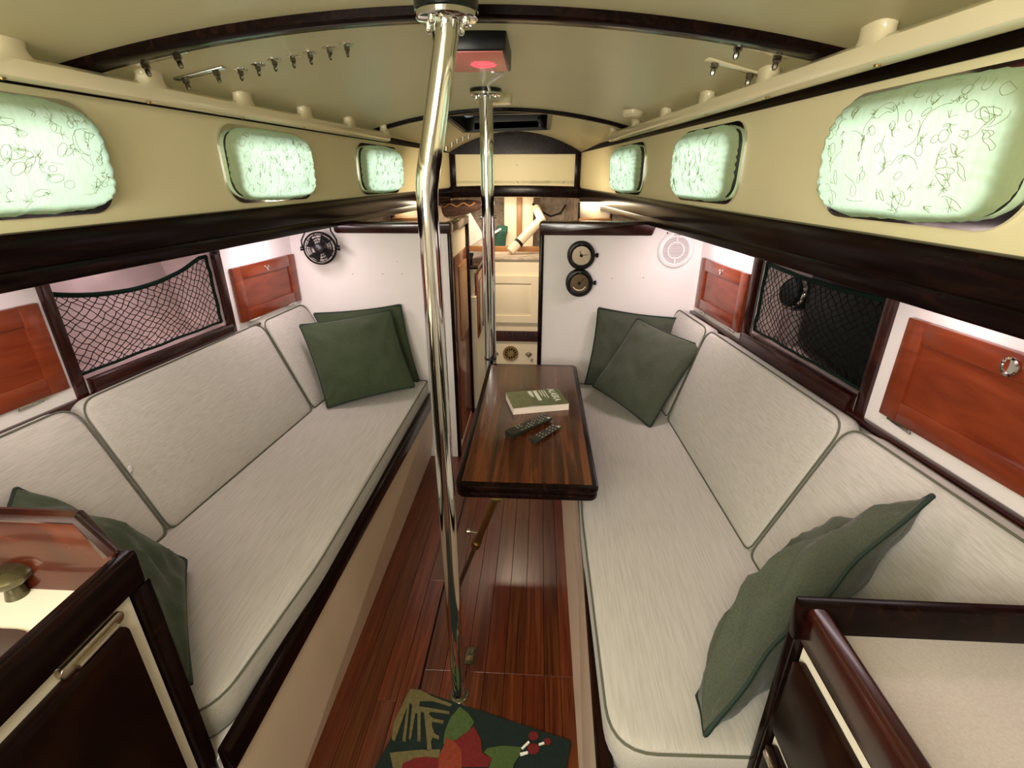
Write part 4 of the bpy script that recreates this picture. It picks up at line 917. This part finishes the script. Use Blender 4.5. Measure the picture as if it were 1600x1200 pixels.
# ================================================================ GALLEY (left foreground)
g = thing('galley_counter', (-1.1, .3, 0), 'galley counter with dark wooden fiddles and sink, left foreground', 'counter')
GX, GY = -.652, .600
mg = lambda y, z, d: Vector((GX+d, y, z))
bm = B(); hexa(bm, [(-1.5, YB, 0), (GX-.02, YB, 0), (GX-.02, GY-.02, 0), (-1.35, GY-.02, 0), (-1.5, YB, .84), (GX-.02, YB, .84), (GX-.02, GY-.02, .84), (-1.35, GY-.02, .84)]); put('carcass', bm, 'warm_white', g, smooth=False)
bm = B(); plate(bm, [[(YB, 0), (GY-.03, 0), (GY-.03, .878), (YB, .878)]], mg, -.02, -.008); put('face_frame', bm, 'counter', g, smooth=False)
bm = B(); sk = rrect(-1.12, .12, -.735, .484, .05)
plate(bm, [[(-1.48, YB), (GX-.015, YB), (GX-.015, GY-.012), (-1.36, GY-.012)], sk[::-1]], lambda x, y, d: Vector((x, y, d)), .842, .866); put('worktop', bm, 'counter', g, smooth=False)
sn = bm = B(); plate(bm, [rrect(-1.135, .105, -.72, .499, .06), rrect(-1.105, .135, -.75, .469, .045)[::-1]], lambda x, y, d: Vector((x, y, d)), .8655, .8690); s_ = put('sink', bm, 'steel', g)
bm = B(); o = rrect(-1.108, .132, -.747, .472, .045); R_ = [[bm.verts.new((x, y, z)) for x, y in [(-.93+(x+.93)*k, .30+(y-.30)*k) for x, y in o]] for z, k in ((.8680, 1), (.80, .97), (.72, .93), (.705, .85))]
for A, Bq in zip(R_, R_[1:]):
    for k in range(len(o)): bm.faces.new((A[k], A[(k+1) % len(o)], Bq[(k+1) % len(o)], Bq[k]))
bm.faces.new(R_[-1]); put('basin', bm, 'steel', s_)
bm = B(); hexa(bm, [mg(YB, .876, -.022), mg(GY, .876, -.022), mg(GY, .876, .006), mg(YB, .876, .006), mg(YB, .943, -.022), mg(GY, .943, -.022), mg(GY, .943, .006), mg(YB, .943, .006)], bev=.008, seg=3); put('side_fiddle', bm, 'mahogany_dark', g)
# raised board at the forward end, corner cut off
zb_ = .850; tpx = at(135, 805, 1, GY).x; tpz = at(135, 805, 1, GY).z
bd = [(-1.40, zb_), (GX, zb_), (GX, .93), (at(196, 866, 1, GY).x, .935), (tpx, tpz), (-1.40, tpz+.004)]
bm = B(); prism(bm, bd, lambda x, z, d: Vector((x, GY+d, z)), -.022, .0, bev=.004); put('end_board', bm, 'mahogany_board', g)
bm = B(); tube(bm, [Vector((-1.40, GY-.011, tpz+.006)), Vector((tpx, GY-.011, tpz+.003)), Vector((GX-.03, GY-.011, .940))], .0125, 8); put('end_board_cap', bm, 'mahogany_mid', g)
bm = B(); box(bm, (GX-.012, GY-.010, .44), (.035, .030, .875), bev=.005); put('corner_post', bm, 'mahogany_dark', g)
bm = B(); box(bm, (-1.0, GY-.006, .42), (.70, .012, .84)); put('end_panel', bm, 'mahogany_dark', g, smooth=False)
yR = .538; zT = .850
bm = B(); prism(bm, rrect(-.45, .12, yR, zT, .02), mg, -.008, .010, bev=.003); dr = put('door', bm, 'drawer_wood', g, label='dark door below the counter edge')
bm = B(); l0, l1 = at(112, 1030, 0, GX), at(172, 975, 0, GX); yc, zc_ = (l0.y+l1.y)/2, zT+.011
prism(bm, rrect(yc-.055, zc_-.010, yc+.055, zc_+.010, .009), mg, -.007, .004, bev=.002); tube(bm, [mg(yc-.035, zc_-.003, .008), mg(yc+.035, zc_-.003, .008)], .005, 8); put('hinge', bm, 'brushed', g)
bm = B(); kp = at(15, 905, 2, .90); lathe(bm, (kp.x, kp.y, .866), (0, 0, 1), [(.0, 0), (.016, 0), (.012, .02), (.020, .026), (.030, .036), (.031, .044), (.024, .052), (.012, .056), (0, .057)], 32)
put('drain_knob', bm, 'dark_brass', origin=(kp.x, kp.y, .866), label='round dark metal knob standing on the galley worktop', cat='knob')
# ================================================================ CHART TABLE (right foreground)
g = thing('chart_table', (.8, .3, 0), 'chart table with dark fiddle rails and speckled top, right foreground', 'table')
NX_, NY_ = .425, .600
mn = lambda y, z, d: Vector((NX_-d, y, z))
bm = B(); hexa(bm, [(NX_+.02, YB, 0), (1.06, YB, 0), (.98, NY_-.02, 0), (NX_+.02, NY_-.02, 0), (NX_+.02, YB, .82), (1.06, YB, .82), (.98, NY_-.02, .82), (NX_+.02, NY_-.02, .82)]); put('carcass', bm, 'warm_white', g, smooth=False)
bm = B(); plate(bm, [[(YB, 0), (NY_-.02, 0), (NY_-.02, .84), (YB, .84)]], mn, -.02, -.008); put('face_frame', bm, 'counter', g, smooth=False)
m, nt, p = nodes('speckled_top'); f = noi(nt, tc(nt), 260, 3); f2 = noi(nt, tc(nt), 4, 3)
nt.links.new(ramp(nt, f, [(.35, (.50, .45, .41)), (.65, (.56, .51, .47))]), p.inputs['Base Color']); p.inputs['Roughness'].default_value = .45
bm = B(); hexa(bm, [(NX_+.01, YB, .822), (1.10, YB, .822), (.97, NY_-.01, .822), (NX_+.01, NY_-.01, .822), (NX_+.01, YB, .845), (1.10, YB, .845), (.97, NY_-.01, .845), (NX_+.01, NY_-.01, .845)]); put('top', bm, 'speckled_top', g, smooth=False)
bm = B(); hexa(bm, [mn(YB, .824, -.026), mn(NY_, .824, -.026), mn(NY_, .824, .004), mn(YB, .824, .004), mn(YB, .898, -.026), mn(NY_, .898, -.026), mn(NY_, .898, .004), mn(YB, .898, .004)], bev=.009, seg=3); put('side_fiddle', bm, 'mahogany_mid', g)
bm = B(); box(bm, (.70, NY_-.012, .865), (.58, .024, .072), bev=.005); put('end_fiddle', bm, 'mahogany_dark', g)
bm = B(); box(bm, (.70, NY_-.008, .42), (.56, .014, .84)); put('end_panel', bm, 'mahogany_dark', g, smooth=False)
bm = B(); box(bm, (NX_+.008, NY_-.002, .42), (.030, .018, .83), bev=.004); put('corner_post', bm, 'mahogany_dark', g)
a = Vector((0, .568, .797)); b = Vector((0, .568, .625)); c2 = Vector((0, .568, .590))
for zT, zB in ((a.z, b.z), (c2.z, c2.z-.15), (c2.z-.19, c2.z-.36)):
    bm = B(); prism(bm, rrect(-.20, zB, a.y+.004, zT, .012), mn, -.008, .009, bev=.003); d = put('drawer', bm, 'drawer_wood', g)
    bm = B(); box(bm, mn(.18, zT-.03, .012), (.006, .07, .014), bev=.002); put('finger_pull', bm, 'brass', d)
bm = B(); box(bm, mn(a.y-.02, c2.z-.012, .012), (.010, .03, .012), bev=.003); put('catch', bm, 'brushed', g)
# near pillows
pillow('large grey-green pillow propped against the chart table', [Vector((.345, .70, .515)), Vector((.74, 1.00, .66)), Vector((.790, .850, .925)), Vector((.330, .612, .525))], .090, 'linen_grey_green', 'pipe_green', 11, cc=.02, wr=.030, warp=lambda u, v: Vector((-.014, .012, .0))*(1-u*u)+Vector((.008, -.004, .010))*sin(u*8+1)*max(0, v)*(1-u*u))
pillow('green pillow slumped behind the galley counter', [Vector((-.705, .66, .53)), Vector((-.95, 1.00, .535)), Vector((-1.27, .94, .80)), Vector((-1.05, .64, .80))], .065, 'linen_green', 'pipe_green', 15, cc=.04, wr=.022)
# ================================================================ RUG AND FLOOR BITS
ra, rb = Vector((-.361, 1.035)), Vector((.123, .908)); ex2 = (rb-ra).normalized(); ey2 = Vector((-ex2.y, ex2.x))*-1; RW = (rb-ra).length
rg = thing('floral_rug', (ra.x, ra.y, 0), 'small dark green hooked rug with red flower and leaves', 'rug')
def rz(x, y, d): return Vector((x, y, d))
bm = B(); cs = [ra, rb, rb+ey2*.78, ra+ey2*.78]; prism(bm, rpoly([tuple(c) for c in cs], [.01]*4)[::-1], rz, .0008, .009, bev=.002); put('backing', bm, 'rug_green', rg)
def motif(pix_, mat, nm, h=.0125):
    P = [at(u, v, 2, .0) for u, v in pix_]; bm = B(); plate(bm, [[(p.x, p.y) for p in P]], rz, .008, h); put(nm, bm, mat, rg)
zc6 = lambda L: [(560+x/4.444, 1040+y/4.444) for x, y in L]
motif(zc6([(365, 180), (430, 185), (510, 230), (650, 285), (640, 300), (520, 262), (430, 262), (425, 300), (630, 335), (632, 352), (500, 335), (490, 355), (520, 385), (592, 400), (590, 418), (515, 405), (512, 440), (530, 490), (562, 508), (560, 530), (520, 515), (505, 540), (512, 600), (478, 610), (478, 560), (458, 340), (434, 340), (434, 540), (412, 540), (412, 350), (398, 345), (366, 530), (352, 525), (376, 290), (358, 275), (330, 545), (308, 540), (340, 300), (255, 540), (235, 530), (245, 420), (330, 240)]), 'rug_olive', 'palm_leaf')
motif(zc6([(705, 305), (760, 345), (805, 410), (770, 470), (670, 540), (590, 560), (600, 480), (640, 380)]), 'rug_leaf', 'green_leaf')
motif(zc6([(805, 440), (850, 530), (860, 620), (930, 660), (900, 720), (720, 720), (700, 600), (668, 545), (740, 490)]), 'rug_red', 'red_petal')
motif(zc6([(612, 520), (665, 545), (715, 600), (720, 760), (560, 760), (555, 650), (590, 590)]), 'rug_orange', 'orange_petal', .0132)
motif(zc6([(862, 630), (900, 590), (1000, 575), (1130, 585), (1120, 640), (1080, 700), (1060, 800), (880, 800), (930, 660)]), 'rug_leaf', 'green_leaf')
motif(zc6([(220, 625), (400, 605), (570, 600), (560, 660), (480, 655), (330, 690), (300, 760), (250, 760)]), 'rug_olive', 'olive_leaf')
motif(zc6([(310, 700), (400, 660), (480, 652), (555, 670), (560, 800), (290, 800)]), 'rug_red', 'red_petal', .0132)
for x, y, r in ((1215, 505, 34), (1312, 545, 26), (1215, 595, 42)): motif(zc6([(x+r*cos(k*pi/8), y+r*.9*sin(k*pi/8)) for k in range(16)]), 'rug_red', 'berry')
motif(zc6([(1130, 590), (1180, 540), (1190, 552), (1140, 600)]), 'print_white', 'stem'); motif(zc6([(1120, 625), (1175, 612), (1178, 628), (1125, 645)]), 'print_white', 'stem'); motif(zc6([(1250, 560), (1290, 545), (1292, 560), (1255, 572)]), 'print_white', 'stem')
bm = B(); a = at(727, 1012, 2, 0); b = at(744, 1038, 2, 0); box(bm, ((a.x+b.x)/2, (a.y+b.y)/2, .0012), (.034, .065, .003), bev=.001); lp = put('floor_catch', bm, 'dark_brass', label='small dull metal lifting catch in the floor beside the bent post', cat='catch')
bm = B(); box(bm, ((a.x+b.x)/2, (a.y+b.y)/2-.01, .003), (.02, .02, .002), bev=.0008); put('ring_pull', bm, 'brass', lp)
